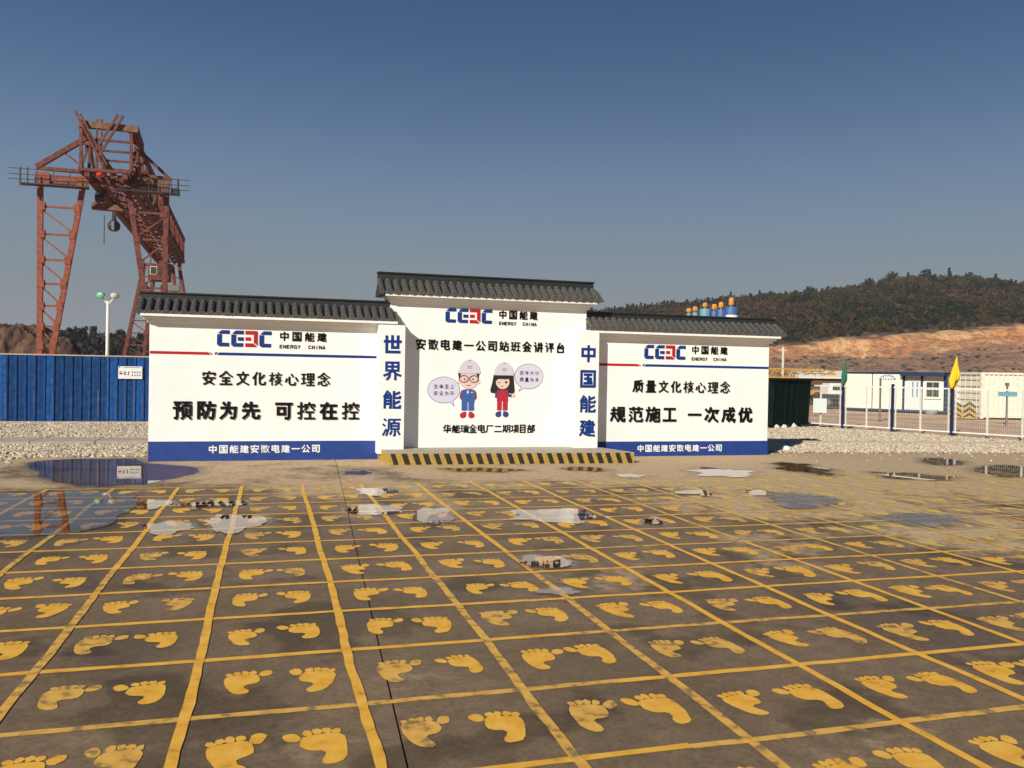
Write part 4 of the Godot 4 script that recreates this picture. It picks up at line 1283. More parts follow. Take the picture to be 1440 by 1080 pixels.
# ---------------------------------------------------------------- blue hoarding
func build_hoarding() -> void:
	var w := thing("hoarding", "tall blue corrugated steel hoarding behind the gravel", "fence", P(-7, 0, 33.3))
	var pitch := 0.295
	var sheets := []
	for v in 2:
		var b := B.new()
		var prof := [[0.0, 0.0], [0.02, 0.035], [0.055, 0.035], [0.075, 0.0], [0.165, 0.0], [0.172, 0.008], [0.186, 0.008], [0.193, 0.0], [0.29, 0.0]]
		for i in prof.size() - 1:
			var p := Vector3(prof[i][0], 0, prof[i][1])
			var q := Vector3(prof[i + 1][0], 0, prof[i + 1][1])
			b.quad(p, q, q + Vector3(0, 2.36, 0), p + Vector3(0, 2.36, 0))
			var th := Vector3(0, 0, -0.004)
			b.quad(q + th, p + th, p + th + Vector3(0, 2.36, 0), q + th + Vector3(0, 2.36, 0))
		sheets.append(b.done())
	var x := -7.5
	while x < 9.5:
		var o := add(w, "sheet", sheets[0], M.hoarding[rng.randi() % 4], Vector3(x, 0.02 + rng.randf_range(-0.012, 0.008), rng.randf_range(-0.008, 0.008)))
		o.rotation = Vector3(rng.randf_range(-0.004, 0.004), rng.randf_range(-0.05, 0.05), rng.randf_range(-0.003, 0.003))
		x += pitch
	var c := B.new()
	c.box(Vector3(1.0, 2.40, -0.01), Vector3(17.2, 0.045, 0.07))
	add(w, "top_rail", c.done(), M.kerb)
	var f := B.new()
	f.box(Vector3(1.0, 0.0, 0.03), Vector3(17.2, 0.09, 0.16))
	add(w, "footing", f.done(), M.kerb)
	for i in 6:
		var p := B.new()
		p.box(Vector3(-7.3 + i * 3.3, 1.15, -0.08), Vector3(0.08, 2.4, 0.08))
		add(w, "post", p.done(), M.grey_steel)
	var s := thing("notice_board", "small white notice with red and black print on the blue hoarding", "sign", P(-4.88, 1.59, 33.22))
	var b2 := B.new()
	b2.box(Vector3(0, 0.225, 0), Vector3(0.80, 0.45, 0.012))
	add(s, "board", b2.done(), M.letter_white)
	var rb := B.new()
	rb.prism(ellipse(-0.31, 0.19, 0.06, 0.035, 14), 0.0, 0.010)
	rb.box(Vector3(-0.31, 0.26, 0.006), Vector3(0.09, 0.02, 0.008))
	add(s, "red_print", rb.done(), M.letter_red)
	# unreadable black print, kept as the broken marks the photograph shows
	var kb := B.new()
	for q in [[-0.17, 0.17, 0.10, 0.13], [-0.06, 0.17, 0.09, 0.13]]:
		for k in 4:
			kb.box(Vector3(q[0] + rng.randf_range(-0.02, 0.02), q[1] + (k - 1.5) * 0.034 + 0.03, 0.006 + k * 0.0004), Vector3(q[2] * rng.randf_range(0.5, 1.0), 0.013, 0.008))
		kb.box(Vector3(q[0], q[1] + 0.03, 0.009), Vector3(0.013, 0.14, 0.008))
	for row in 2:
		for i in 4:
			var at := Vector3(0.07 + i * 0.085, 0.24 - row * 0.11, 0.007)
			for k in 2:
				kb.box(at + Vector3(0, (k - 0.5) * 0.03, k * 0.0005), Vector3(0.055, 0.012, 0.008))
			kb.box(at + Vector3(0, 0, 0.001), Vector3(0.012, 0.055, 0.008))
	add(s, "black_print", kb.done(), M.letter_black).set_meta("kind", "stuff")
	var ub := B.new()
	ub.box(Vector3(0.05, 0.41, 0.007), Vector3(0.55, 0.014, 0.008))
	ub.box(Vector3(-0.36, 0.42, 0.0073), Vector3(0.05, 0.035, 0.008))
	add(s, "blue_print", ub.done(), M.letter_blue)


# ---------------------------------------------------------------- gantry crane
var origin := Vector3.ZERO

func Q(x: float, y: float, z: float) -> Vector3:
	return P(x, y, z) - origin

func one_bar(parent: Node, called: String, a: Vector3, b: Vector3, w: float, m: Material, h := -1.0) -> MeshInstance3D:
	var k := B.new()
	k.bar(a, b, w, h)
	return add(parent, called, k.done(), m)

func crane_leg(crane: Node3D, z: float, out_top: float, out_low: float, in_top: float, in_low: float, m: Material, bright: Material, depth: float) -> void:
	var top := 15.3
	var low := 1.0
	var cb := B.new()
	cb.bar(Q(out_top, top, z), Q(out_low, low, z), 0.30, 0.36)
	var leg := add(crane, "leg", cb.done(), m)
	one_bar(leg, "chord", Q(in_top, top, z), Q(in_low, low, z), 0.28, m, 0.36)
	if depth > 0.0:   # second plane of the box leg
		one_bar(leg, "chord", Q(out_top, top, z + depth), Q(out_low, low, z + depth * 0.5), 0.30, m)
		one_bar(leg, "chord", Q(in_top, top, z + depth), Q(in_low, low, z + depth * 0.5), 0.30, m)
	var levels := [13.6, 11.6, 9.75, 8.0, 6.4, 4.9, 3.5, 2.3]
	for i in levels.size():
		var t: float = (top - levels[i]) / (top - low)
		var xo := lerpf(out_top, out_low, t)
		var xi := lerpf(in_top, in_low, t)
		one_bar(leg, "brace", Q(xo, levels[i], z), Q(xi, levels[i], z), 0.14, m)
		for q in [xo, xi]:
			var g := B.new()
			g.box(Q(q + (xi - xo) * 0.05 * (1.0 if q == xo else -1.0), levels[i], z), Vector3(0.42, 0.54, 0.372))
			add(leg, "gusset", g.done(), m)
		if i < levels.size() - 1:
			var t2: float = (top - levels[i + 1]) / (top - low)
			one_bar(leg, "brace", Q(xo, levels[i] - 0.15, z + 0.03), Q(lerpf(in_top, in_low, t2), levels[i + 1] + 0.15, z + 0.03), 0.11, m)

func build_crane() -> void:
	origin = P(-11.95, 0, 68.5)
	var c := thing("gantry_crane", "rust-red lattice gantry crane towering behind the blue hoarding", "crane", origin)
	# near portal
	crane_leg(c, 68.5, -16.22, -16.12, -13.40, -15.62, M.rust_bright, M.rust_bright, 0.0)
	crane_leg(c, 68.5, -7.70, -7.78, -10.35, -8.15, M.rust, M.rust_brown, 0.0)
	# far portal
	crane_leg(c, 116.0, -15.6, -18.3, -14.4, -15.7, M.rust, M.rust, 1.4)
	crane_leg(c, 116.0, -11.5, -8.9, -12.3, -10.6, M.rust, M.rust, 1.4)
	for q in [[-15.9, 68.5], [-7.95, 68.5], [-17.0, 116.0], [-9.8, 116.0]]:
		var b := B.new()
		b.cbox(Q(q[0], 0.85, q[1]), Vector3(3.6 if q[1] < 100 else 1.0, 0.75, 0.9), 0.05)
		var e := add(c, "end_carriage", b.done(), M.rust_brown)
		for k in [-1, 1]:
			var wb := B.new()
			wb.tube(Q(q[0] + k * 1.1, 0.35, q[1] - 0.2), Q(q[0] + k * 1.1, 0.35, q[1] + 0.2), 0.36, 0.36, 14)
			add(e, "wheel", wb.done(), M.dark_steel)
	# beams that tie the leg heads to the girder
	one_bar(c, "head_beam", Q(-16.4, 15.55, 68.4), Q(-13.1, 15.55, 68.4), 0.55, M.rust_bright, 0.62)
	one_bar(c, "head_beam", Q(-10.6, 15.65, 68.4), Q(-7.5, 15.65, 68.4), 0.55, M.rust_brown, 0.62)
	one_bar(c, "head_beam", Q(-13.1, 15.75, 68.6), Q(-10.6, 15.75, 68.6), 0.40, M.rust, 0.50)
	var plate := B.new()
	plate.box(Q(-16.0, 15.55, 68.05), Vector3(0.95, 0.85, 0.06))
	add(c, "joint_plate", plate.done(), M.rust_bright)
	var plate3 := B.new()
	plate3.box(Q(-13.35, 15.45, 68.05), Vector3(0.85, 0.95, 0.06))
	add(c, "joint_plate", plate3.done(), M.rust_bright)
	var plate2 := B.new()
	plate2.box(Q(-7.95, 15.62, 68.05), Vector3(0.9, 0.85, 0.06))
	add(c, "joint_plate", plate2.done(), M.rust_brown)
	one_bar(c, "tie_beam", Q(-16.5, 16.35, 68.5), Q(-13.1, 16.30, 68.5), 0.26, M.rust)
	one_bar(c, "tie_beam", Q(-10.2, 16.42, 68.5), Q(-7.4, 16.22, 68.5), 0.26, M.rust)
	one_bar(c, "stay", Q(-16.5, 16.40, 68.5), Q(-13.25, 18.78, 68.5), 0.34, M.rust)
	one_bar(c, "stay", Q(-7.45, 16.25, 68.5), Q(-9.9, 18.45, 68.5), 0.22, M.rust)
	one_bar(c, "stay", Q(-14.7, 17.65, 68.5), Q(-13.2, 16.45, 68.5), 0.10, M.rust)
	one_bar(c, "stay", Q(-8.9, 17.5, 68.5), Q(-10.0, 16.9, 68.5), 0.14, M.rust_brown)
	# lattice box girder running away from the viewer
	var gb := B.new()
	var xc := func(z: float) -> float: return -11.6 - (z - 68.5) * 0.026
	var z0 := 66.6
	var z1 := 120.0
	for sx in [-1.65, 1.65]:
		for yy in [16.15, 19.1]:
			gb.bar(Q(xc.call(z0) + sx, yy, z0), Q(xc.call(z1) + sx, yy, z1), 0.34, 0.34)
	var girder := add(c, "girder", gb.done(), M.rust)
	var panels := 16
	var step := (z1 - z0) / panels
	for i in panels + 1:
		var z := z0 + step * i
		var x: float = xc.call(z)
		for sx in [-1.65, 1.65]:
			one_bar(girder, "post", Q(x + sx, 16.15, z), Q(x + sx, 19.1, z), 0.20, M.rust)
			if i < panels:
				var x2: float = xc.call(z + step)
				var up := i % 2 == 0
				one_bar(girder, "diagonal", Q(x + sx, 16.15 if up else 19.1, z), Q(x2 + sx, 19.1 if up else 16.15, z + step), 0.18, M.rust if sx > 0 else M.rust_brown)
		one_bar(girder, "cross_beam", Q(x - 1.65, 16.1, z + 0.02), Q(x + 1.65, 16.1, z + 0.02), 0.20, M.rust)
		one_bar(girder, "cross_beam", Q(x - 1.65, 19.1, z + 0.02), Q(x + 1.65, 19.1, z + 0.02), 0.16, M.rust)
		if i < panels:
			var x2: float = xc.call(z + step)
			one_bar(girder, "lateral", Q(x - 1.6, 16.0, z), Q(x2 + 1.6, 16.0, z + step), 0.13, M.rust)
			one_bar(girder, "lateral", Q(x + 1.6, 15.94, z), Q(x2 - 1.6, 15.94, z + step), 0.13, M.rust)
	for sx in [-1.25, 1.25]:
		one_bar(girder, "rail_beam", Q(xc.call(z0) + sx, 15.82, z0), Q(xc.call(z1) + sx, 15.82, z1), 0.34, M.rust, 0.42)
	for sx in [-0.62, 0.62]:
		one_bar(girder, "walkway", Q(xc.call(z0 + 4) + sx, 15.78, z0 + 4), Q(xc.call(z1) + sx, 15.78, z1), 0.30, M.rust, 0.05)
	# end frame with its slanted horns
	one_bar(c, "end_beam", Q(-13.35, 19.30, 66.55), Q(-9.45, 19.22, 66.55), 0.30, M.rust_brown, 0.46)
	one_bar(c, "end_beam", Q(-9.62, 19.2, 66.6), Q(-9.75, 18.9, 70.5), 0.34, M.rust, 0.62)
	for q in [[-13.55, 20.15, -11.75, 16.45], [-13.20, 19.9, -11.45, 16.45], [-10.40, 20.05, -12.0, 17.0], [-10.75, 20.1, -12.25, 17.3]]:
		one_bar(c, "horn", Q(q[0], q[1], 66.2), Q(q[2], q[3], 66.25), 0.15, M.rust)
	for q in [[-13.2, 19.35, -12.9, 19.3], [-12.75, 18.5, -12.45, 18.5], [-12.3, 17.6, -12.0, 17.6], [-10.95, 19.2, -10.7, 19.4], [-11.4, 18.45, -11.15, 18.6], [-11.85, 17.7, -11.55, 17.8]]:
		one_bar(c, "rung", Q(q[0], q[1], 66.22), Q(q[2], q[3], 66.22), 0.07, M.rust_brown)
	for x in [-12.15, -11.85]:
		one_bar(c, "mast_post", Q(x, 17.4, 66.5), Q(x, 19.75, 66.5), 0.12, M.rust)
	one_bar(c, "end_beam", Q(-13.2, 17.9, 66.62), Q(-12.3, 17.9, 66.62), 0.14, M.rust)
	# walkways with railings on both sides of the leg heads
	for q in [[-17.3, -12.9], [-10.9, -6.7]]:
		var wb := B.new()
		wb.box(Q((q[0] + q[1]) / 2.0, 14.98, 67.7), Vector3(q[1] - q[0], 0.07, 0.8))
		var wk := add(c, "service_walkway", wb.done(), M.dark_steel)
		for k in 5:
			var x := lerpf(q[0] + 0.05, q[1] - 0.05, k / 4.0)
			one_bar(wk, "rail_post", Q(x, 15.0, 67.32), Q(x, 16.0, 67.32), 0.05, M.dark_steel)
		var e0: float = q[0] - (0.65 if q[0] < -12.0 else 0.0)
		var e1: float = q[1] + (0.75 if q[0] > -12.0 else 0.0)
		for y in [15.25, 15.6, 16.0]:
			one_bar(wk, "handrail", Q(e0, y - 0.02, 67.32), Q(e1, y, 67.32), 0.045, M.dark_steel)
		for k in 2:
			var x: float = [q[0] + 0.1, q[0] + 0.55][k] if q[0] < -12.0 else [q[1] - 0.1, q[1] - 0.55][k]
			one_bar(wk, "rail_post", Q(x, 14.75, 67.3), Q(x, 16.1, 67.3), 0.07, M.dark_steel)
	var box := B.new()
	box.cbox(Q(-7.0, 15.15, 67.6), Vector3(0.6, 0.45, 0.5), 0.03)
	add(c, "junction_box", box.done(), M.dark_steel)
	var ball := B.new(true)
	ball.lathe(Q(-11.97, 15.62, 66.9), [[0.0, 0.08], [0.2, 0.1], [0.31, 0.2], [0.33, 0.38], [0.26, 0.55], [0.1, 0.64], [0.0, 0.66]], 16)
	add(c, "bell", ball.done(), M.signal_red)
	# hoist trolley, cable and hook block
	one_bar(c, "trolley_beam", Q(-13.45, 14.48, 72.0), Q(-11.2, 14.40, 72.0), 0.45, M.rust_brown, 0.55)
	for x in [-13.0, -12.6, -11.7]:
		one_bar(c, "hanger", Q(x, 14.7, 72.0), Q(x, 15.9, 72.0), 0.08, M.dark_steel)
	var mo := B.new()
	mo.tube(Q(-13.15, 15.1, 71.7), Q(-12.55, 15.1, 71.7), 0.36, 0.36, 12)
	add(c, "hoist_motor", mo.done(), M.dark_steel)
	one_bar(c, "cable", Q(-13.0, 14.2, 74.5), Q(-13.0, 11.9, 74.5), 0.06, M.dark_steel)
	one_bar(c, "hoist_cable", Q(-12.78, 14.3, 77.5), Q(-12.78, 15.9, 77.5), 0.28, M.dark_steel)
	var hk := B.new(true)
	hk.lathe(Q(-12.78, 13.4, 77.5), [[0.0, 0.0], [0.25, 0.03], [0.45, 0.2], [0.5, 0.45], [0.46, 0.66], [0.34, 0.80], [0.2, 0.95], [0.15, 1.3], [0.0, 1.32]], 18)
	var hook := add(c, "hook_block", hk.done(), M.dark_steel)
	var hb := B.new()
	hb.cbox(Q(-12.78, 13.8, 77.0), Vector3(0.22, 0.75, 0.1), 0.02)
	add(hook, "sheave_plate", hb.done(), M.grey_steel)
	# driver's cabin under the far end
	var kb := B.new()
	kb.cbox(Q(-12.6, 13.05, 106.5), Vector3(2.3, 1.75, 2.2), 0.05)
	var cab := add(c, "driver_cabin", kb.done(), M.rust)
	for q in [[-13.15, 0.62], [-12.1, 0.9]]:
		var gl := B.new()
		gl.box(Q(q[0], 13.3, 105.36), Vector3(q[1] + 0.14, 0.94, 0.05))
		var fr := B.new()
		fr.box(Q(q[0], 13.3, 105.33), Vector3(q[1], 0.8, 0.05))
		add(cab, "window_frame", gl.done(), M.white_paint if q[1] < 0.7 else M.rust)
		add(cab, "pane", fr.done(), M.glass)
	one_bar(cab, "cabin_roof", Q(-14.0, 14.02, 106.5), Q(-11.2, 14.02, 106.5), 2.6, M.rust, 0.12)
	for x in [-13.6, -12.6, -11.6]:
		one_bar(cab, "hanger", Q(x, 14.0, 106.5), Q(x, 15.8, 106.5), 0.12, M.rust)
	var ub := B.new()
	ub.cbox(Q(-11.3, 11.4, 106.5), Vector3(1.9, 0.7, 1.2), 0.04)
	add(c, "equipment_box", ub.done(), M.grey_steel)

func build_floodlight() -> void:
	origin = P(-10.2, 0, 60)
	var t := thing("floodlight_mast", "slim white lamp mast with two round floodlights above the hoarding", "lamp post", origin)
	var b := B.new(true)
	b.tube(Vector3(0, -0.06, 0), Vector3(0, 6.3, 0), 0.13, 0.09, 12)
	add(t, "pole", b.done(), M.white_paint)
	for s in [-1, 1]:
		one_bar(t, "arm", Vector3(0, 6.05, 0), Vector3(s * 0.42, 6.62, 0), 0.07, M.white_paint)
		var h := B.new(true)
		h.lathe(Vector3.ZERO, [[0.0, -0.2], [0.16, -0.18], [0.24, -0.05], [0.42, 0.16], [0.44, 0.2], [0.0, 0.2]], 18)
		var o := add(t, "lamp_head", h.done(), M.grey_steel, Vector3(s * 0.36, 6.68, 0))
		o.rotation = Vector3(1.75, s * 0.35, 0)
		o.scale = Vector3(0.62, 1.1, 0.5)
		var l := B.new(true)
		l.lathe(Vector3.ZERO, [[0.40, 0.203], [0.30, 0.245], [0.0, 0.27]], 18)
		add(o, "lens", l.done(), mat(0.16, 0.50, 0.30, 0.3) if s < 0 else mat(0.62, 0.66, 0.66, 0.15))


# ---------------------------------------------------------------- right-hand side of the site
const POSTS := [[22.13, 31.34, 0], [22.35, 30.73, 0], [22.72, 29.77, 1], [23.09, 28.79, 0], [23.47, 27.77, 1], [23.87, 26.73, 0], [24.29, 25.62, 1], [24.73, 24.45, 0], [25.14, 23.35, 0], [25.60, 22.15, 1], [26.1, 20.85, 0]]

func build_site_fence() -> void:
	origin = P(24.0, 0, 26.5)
	var f := thing("mesh_fence", "white welded mesh fence with dark blue posts at the edge of the gravel", "fence", origin)
	for i in POSTS.size():
		var p: Array = POSTS[i]
		var b := B.new()
		if p[2]:
			b.cbox(Q(p[0], 0.92, p[1]), Vector3(0.095, 1.9, 0.095), 0.008)
			add(f, "post", b.done(), M.post_blue)
			for s in [-1, 1]:
				var e := B.new()
				e.box(Q(p[0] - s * 0.045, 0.93, p[1] + s * 0.12), Vector3(0.04, 1.66, 0.04))
				add(f, "upright", e.done(), M.white_paint)
		else:
			b.box(Q(p[0], 0.93, p[1]), Vector3(0.048, 1.7, 0.048))
			add(f, "upright", b.done(), M.white_paint)
		if i < POSTS.size() - 1:
			var q: Array = POSTS[i + 1]
			for y in [0.14, 1.74]:
				one_bar(f, "rail", Q(p[0], y, p[1]), Q(q[0], y, q[1]), 0.05, M.white_paint)
			var n := int(Vector2(p[0] - q[0], p[1] - q[1]).length() / 0.065)
			var wb := B.new()
			for k in range(1, n):
				var t := float(k) / n
				wb.bar(Q(lerpf(p[0], q[0], t), 0.14, lerpf(p[1], q[1], t)), Q(lerpf(p[0], q[0], t), 1.74, lerpf(p[1], q[1], t)), 0.003)
			for k in 8:
				var y := 0.34 + k * 0.175
				wb.bar(Q(p[0], y, p[1]), Q(q[0], y, q[1]), 0.003)
			add(f, "wire_mesh", wb.done(), M.white_paint)
	origin = Vector3.ZERO
	flag("green flag hanging limp on its pole at the fence post near the skip", M.flag_green, P(22.74, 0, 29.70), 2.85, 1.02, 0.17)
	flag("yellow flag hanging limp on its pole at the blue fence post", M.flag_yellow, P(24.33, 0, 25.50), 2.92, 1.02, 0.28)
	var nb := thing("fence_notice", "pale grey-green notice sheet tied to the white mesh fence", "sign", P(22.22, 0.62, 30.60), -0.62)
	var b2 := B.new()
	b2.cbox(Vector3(0, 0.28, 0), Vector3(0.54, 0.60, 0.02), 0.004)
	add(nb, "sheet", b2.done(), M.pale_board)
	for s in [-1, 1]:
		var tb := B.new()
		tb.box(Vector3(s * 0.22, 0.52, -0.02), Vector3(0.03, 0.03, 0.05))
		add(nb, "tie", tb.done(), M.white_paint)

func flag(label: String, m: Material, at: Vector3, top: float, length: float, wide: float) -> void:
	var t := thing("flag", label, "flag", at, 0.0, "flags on the site fence")
	var b := B.new(true)
	b.tube(Vector3(0, 0.0, 0), Vector3(0, top + 0.05, 0), 0.016, 0.012, 8)
	add(t, "pole", b.done(), M.grey_steel)
	# limp cloth: folds round the pole that widen downwards
	var c := B.new(true)
	var rows := 16
	var n := 40
	var rr := []
	for i in rows + 1:
		var v := float(i) / rows
		var ring := []
		for k in n:
			var u := TAU * k / n
			var r := (0.03 + wide * (0.25 + 0.75 * v) * minf(1.0, v * 1.7) * (1.0 if v < 0.85 else 1.0 - (v - 0.85) * 2.2)) * (0.55 + 0.45 * absf(sin(u * 2.5 + v * 1.6 + wide * 9.0)))
			if v > 0.8:
				r *= 1.0 - (v - 0.8) * 2.6 * (0.5 + 0.5 * sin(u + 1.0))
			ring.append(Vector3(-0.35 * wide * v + cos(u) * r * 0.8, top - v * length - 0.16 * v * sin(u * 2.0 + 0.9), -sin(u) * r * 0.6))
		rr.append(ring)
	for i in rows:
		for k in n:
			var j := (k + 1) % n
			c.quad(rr[i + 1][k], rr[i + 1][j], rr[i][j], rr[i][k])
	add(t, "cloth", c.done(), m)

func build_skip() -> void:
	var o := P(20.3, 0, 30.9)
	var d := Vector3(2.5, 0, -1.1).normalized()
	var t := thing("waste_skip", "dark green steel waste skip standing right of the lettered wall", "skip", o, atan2(-d.z, d.x))
	var b := B.new()
	var wd := 2.75
	var dp := 1.5
	b.hexa([Vector3(-wd / 2 + 0.06, 0.1, dp / 2 - 0.08), Vector3(wd / 2 - 0.06, 0.1, dp / 2 - 0.08), Vector3(wd / 2 - 0.06, 0.1, -dp / 2), Vector3(-wd / 2 + 0.06, 0.1, -dp / 2), Vector3(-wd / 2, 1.95, dp / 2), Vector3(wd / 2, 1.95, dp / 2), Vector3(wd / 2, 1.95, -dp / 2), Vector3(-wd / 2, 1.95, -dp / 2)])
	add(t, "body", b.done(), M.dark_green)
	for x in [-1.32, -0.45, 0.0, 0.45, 1.32]:
		var r := B.new()
		r.bar(Vector3(x * 0.97, 0.12, dp / 2 - 0.075), Vector3(x, 1.9, dp / 2 - 0.005), 0.09, 0.06)
		add(t, "rib", r.done(), M.dark_green)
	var rim := B.new()
	rim.cbox(Vector3(0, 1.97, dp / 2 + 0.01), Vector3(wd + 0.12, 0.12, 0.12), 0.015)
	rim.cbox(Vector3(0, 1.97, -dp / 2), Vector3(wd + 0.12, 0.12, 0.12), 0.015)
	for s in [-1, 1]:
		rim.cbox(Vector3(s * (wd / 2 + 0.01), 1.972, 0), Vector3(0.12, 0.118, dp - 0.13), 0.015)
	add(t, "rim", rim.done(), M.dark_green)
	for s in [-1.0, -0.2, 1.0]:
		var f := B.new()
		f.cbox(Vector3(s, 0.06, dp / 2 - 0.2), Vector3(0.3, 0.12, 0.25), 0.02)
		add(t, "foot", f.done(), M.dark_steel)
	for i in 4:
		var bag := thing("litter_scrap", ["small white scrap at the left corner of the green skip", "white scrap under the left half of the green skip", "white scrap under the middle of the green skip", "largest white scrap at the right foot of the green skip"][i], "litter", o + d * [-1.15, -0.35, 0.2, 0.9][i] + Vector3(-0.3, 0, 0.85), rng.randf() * TAU, "scraps by the skip")
		var s := B.new()
		s.lathe(Vector3.ZERO, [[0.13, -0.03], [0.15 + 0.03 * (i % 2), 0.05], [0.08, 0.13], [0.0, 0.15 + 0.02 * i]], 7)
		add(bag, "scrap", s.done(), M.cream)

func cabin_text(parent: Node, z: float) -> void:   # the print on the cabin is too small to read: marks along an arc
	var b := B.new()
	for i in 8:
		var u := PI * (0.86 - 0.72 * i / 7.0)
		var at := Vector2(cos(u) * 0.52, sin(u) * 0.42 + 1.40)
		b.box(Vector3(at.x, at.y, z), Vector3(0.13, 0.05, 0.01), Basis(Vector3(0, 0, 1), u - PI / 2))
		b.box(Vector3(at.x, at.y, z + 0.002), Vector3(0.03, 0.10, 0.01), Basis(Vector3(0, 0, 1), u - PI / 2))
	for i in 6:
		b.box(Vector3(-0.4 + i * 0.16, 1.56, z), Vector3(0.10, 0.08, 0.01))
	for i in 5:
		b.box(Vector3(-0.25 + i * 0.13, 1.72, z), Vector3(0.07, 0.05, 0.01))
	add(parent, "lettering", b.done(), M.silo_blue)

func build_cabins() -> void:
	# portable cabin: front runs from (37.0, 48.4) to (40.4, 43.2)
	var a := P(37.1, 0, 48.6)
	var e := P(40.6, 0, 43.4)
	var d := (e - a).normalized()
	var ln := a.distance_to(e)
	var t := thing("portable_cabin", "white portable site cabin with blue trim, door and barred window behind the fence", "cabin", a, atan2(-d.z, d.x))
	var b := B.new()
	b.box(Vector3(ln / 2, 1.30, -1.25), Vector3(ln, 2.36, 2.3))
	add(t, "body", b.done(), M.white_paint)
	var split := ln * 0.60
	for i in 2:
		var w0 := split / 2.0
		var p := B.new()
		p.cbox(Vector3(w0 * (i + 0.5), 1.28, -0.02), Vector3(w0 - 0.05, 2.30, 0.16), 0.008)
		var pn := add(t, "wall_panel", p.done(), M.cream)
		if i == 1:
			cabin_text(pn, 0.062)
			(pn.get_child(0) as Node3D).position = Vector3(w0 * 1.5, 0.55, 0.0)
	for x in [0.0, split / 2.0, split, ln]:
		one_bar(t, "frame_post", Vector3(x, 0.08, 0.0), Vector3(x, 2.5, 0.0), 0.07, M.cabin_blue, 0.2)
	one_bar(t, "frame_rail", Vector3(-0.04, 0.1, 0.0), Vector3(ln + 0.04, 0.1, 0.0), 0.14, M.cabin_blue)
	var rf := B.new()
	rf.box(Vector3(ln / 2, 2.54, -1.15), Vector3(ln + 0.14, 0.09, 2.6))
	add(t, "roof", rf.done(), M.cabin_blue)
	var aw := B.new()
	aw.cbox(Vector3((split + ln) / 2, 2.45, 0.18), Vector3(ln - split + 0.12, 0.22, 0.75), 0.01)
	add(t, "awning", aw.done(), M.cabin_blue)
	var dr := B.new()
	dr.cbox(Vector3(split + 0.62, 1.18, -0.085), Vector3(0.85, 2.05, 0.06), 0.006)
	var door := add(t, "door", dr.done(), M.pale_board)
	for k in [-1, 1]:
		one_bar(door, "handle", Vector3(split + 0.62 + 0.10 + k * 0.13, 1.0, -0.03), Vector3(split + 0.62 + 0.10 + k * 0.13, 1.95, -0.03), 0.05, M.silo_blue)
	one_bar(t, "frame_post", Vector3(split + 1.12, 0.1, -0.03), Vector3(split + 1.12, 2.4, -0.03), 0.07, M.cabin_blue, 0.12)
	var wf := B.new()
	wf.box(Vector3(ln - 0.75, 1.48, -0.085), Vector3(0.88, 1.12, 0.05))
	var win := add(t, "window", wf.done(), M.cream)
	for k in 2:
		for r in 2:
			var g := B.new()
			g.box(Vector3(ln - 0.75 + (k - 0.5) * 0.38, 1.50 + (r - 0.5) * 0.48, -0.055), Vector3(0.33, 0.42, 0.03))
			add(win, "pane", g.done(), M.glass)
	for k in 5:
		one_bar(win, "bar", Vector3(ln - 1.07 + k * 0.16, 1.0, -0.02), Vector3(ln - 1.07 + k * 0.16, 1.98, -0.02), 0.018, M.dark_steel)
	one_bar(win, "sill", Vector3(ln - 1.25, 0.92, -0.04), Vector3(ln - 0.25, 0.92, -0.04), 0.09, M.cream, 0.05)
	# shipping container
	var ca := P(37.75, 0, 37.75)
	var cd := Vector3(0.97, 0, 0.24).normalized()
	var k := thing("shipping_container", "cream corrugated shipping container with door bars at the right edge", "container", ca, atan2(-cd.z, cd.x))
	var cl := 6.06
	var cb := B.new()
	cb.box(Vector3(cl / 2, 1.32, -1.22), Vector3(cl - 0.1, 2.30, 2.34))
	add(k, "body", cb.done(), M.cream)
	var sb := B.new()
	var n := 22
	for i in n:
		var x0 := 0.08 + (cl - 0.16) * i / n
		var w := (cl - 0.16) / n
		sb.hexa([Vector3(x0 + w * 0.05, 0.18, 0.02), Vector3(x0 + w * 0.45, 0.18, 0.02), Vector3(x0 + w * 0.6, 0.18, -0.06), Vector3(x0 - w * 0.1, 0.18, -0.06), Vector3(x0 + w * 0.05, 2.44, 0.02), Vector3(x0 + w * 0.45, 2.44, 0.02), Vector3(x0 + w * 0.6, 2.44, -0.06), Vector3(x0 - w * 0.1, 2.44, -0.06)])
	add(k, "corrugated_side", sb.done(), M.cream)
	for y in [0.12, 2.50]:
		one_bar(k, "side_rail", Vector3(0, y, 0), Vector3(cl, y, 0), 0.12, M.cream)
		one_bar(k, "end_rail", Vector3(0, y, 0), Vector3(0, y, -2.44), 0.12, M.cream)
	for q in [[0, 0], [cl, 0], [0, -2.44], [cl, -2.44]]:
		one_bar(k, "corner_post", Vector3(q[0], 0.0, q[1]), Vector3(q[0], 2.56, q[1]), 0.15, M.cream)
	for i in 4:
		one_bar(k, "locking_bar", Vector3(-0.07, 0.2, -0.35 - i * 0.55), Vector3(-0.07, 2.4, -0.35 - i * 0.55), 0.025, M.cream)
	for i in 6:
		one_bar(k, "door_rib", Vector3(-0.04, 0.35 + i * 0.37, -0.15), Vector3(-0.04, 0.35 + i * 0.37, -2.3), 0.03, M.cream, 0.05)

func wheel(parent: Node, at: Vector3, axle: Vector3, r: float) -> void:
	var b := B.new()
	b.tube(at - axle * 0.14, at + axle * 0.14, r, r, 16)
	var t := add(parent, "wheel", b.done(), M.rubber)
	var h := B.new()
	h.tube(at - axle * 0.16, at + axle * 0.16, r * 0.5, r * 0.5, 10)
	add(t, "hub", h.done(), M.grey_steel)

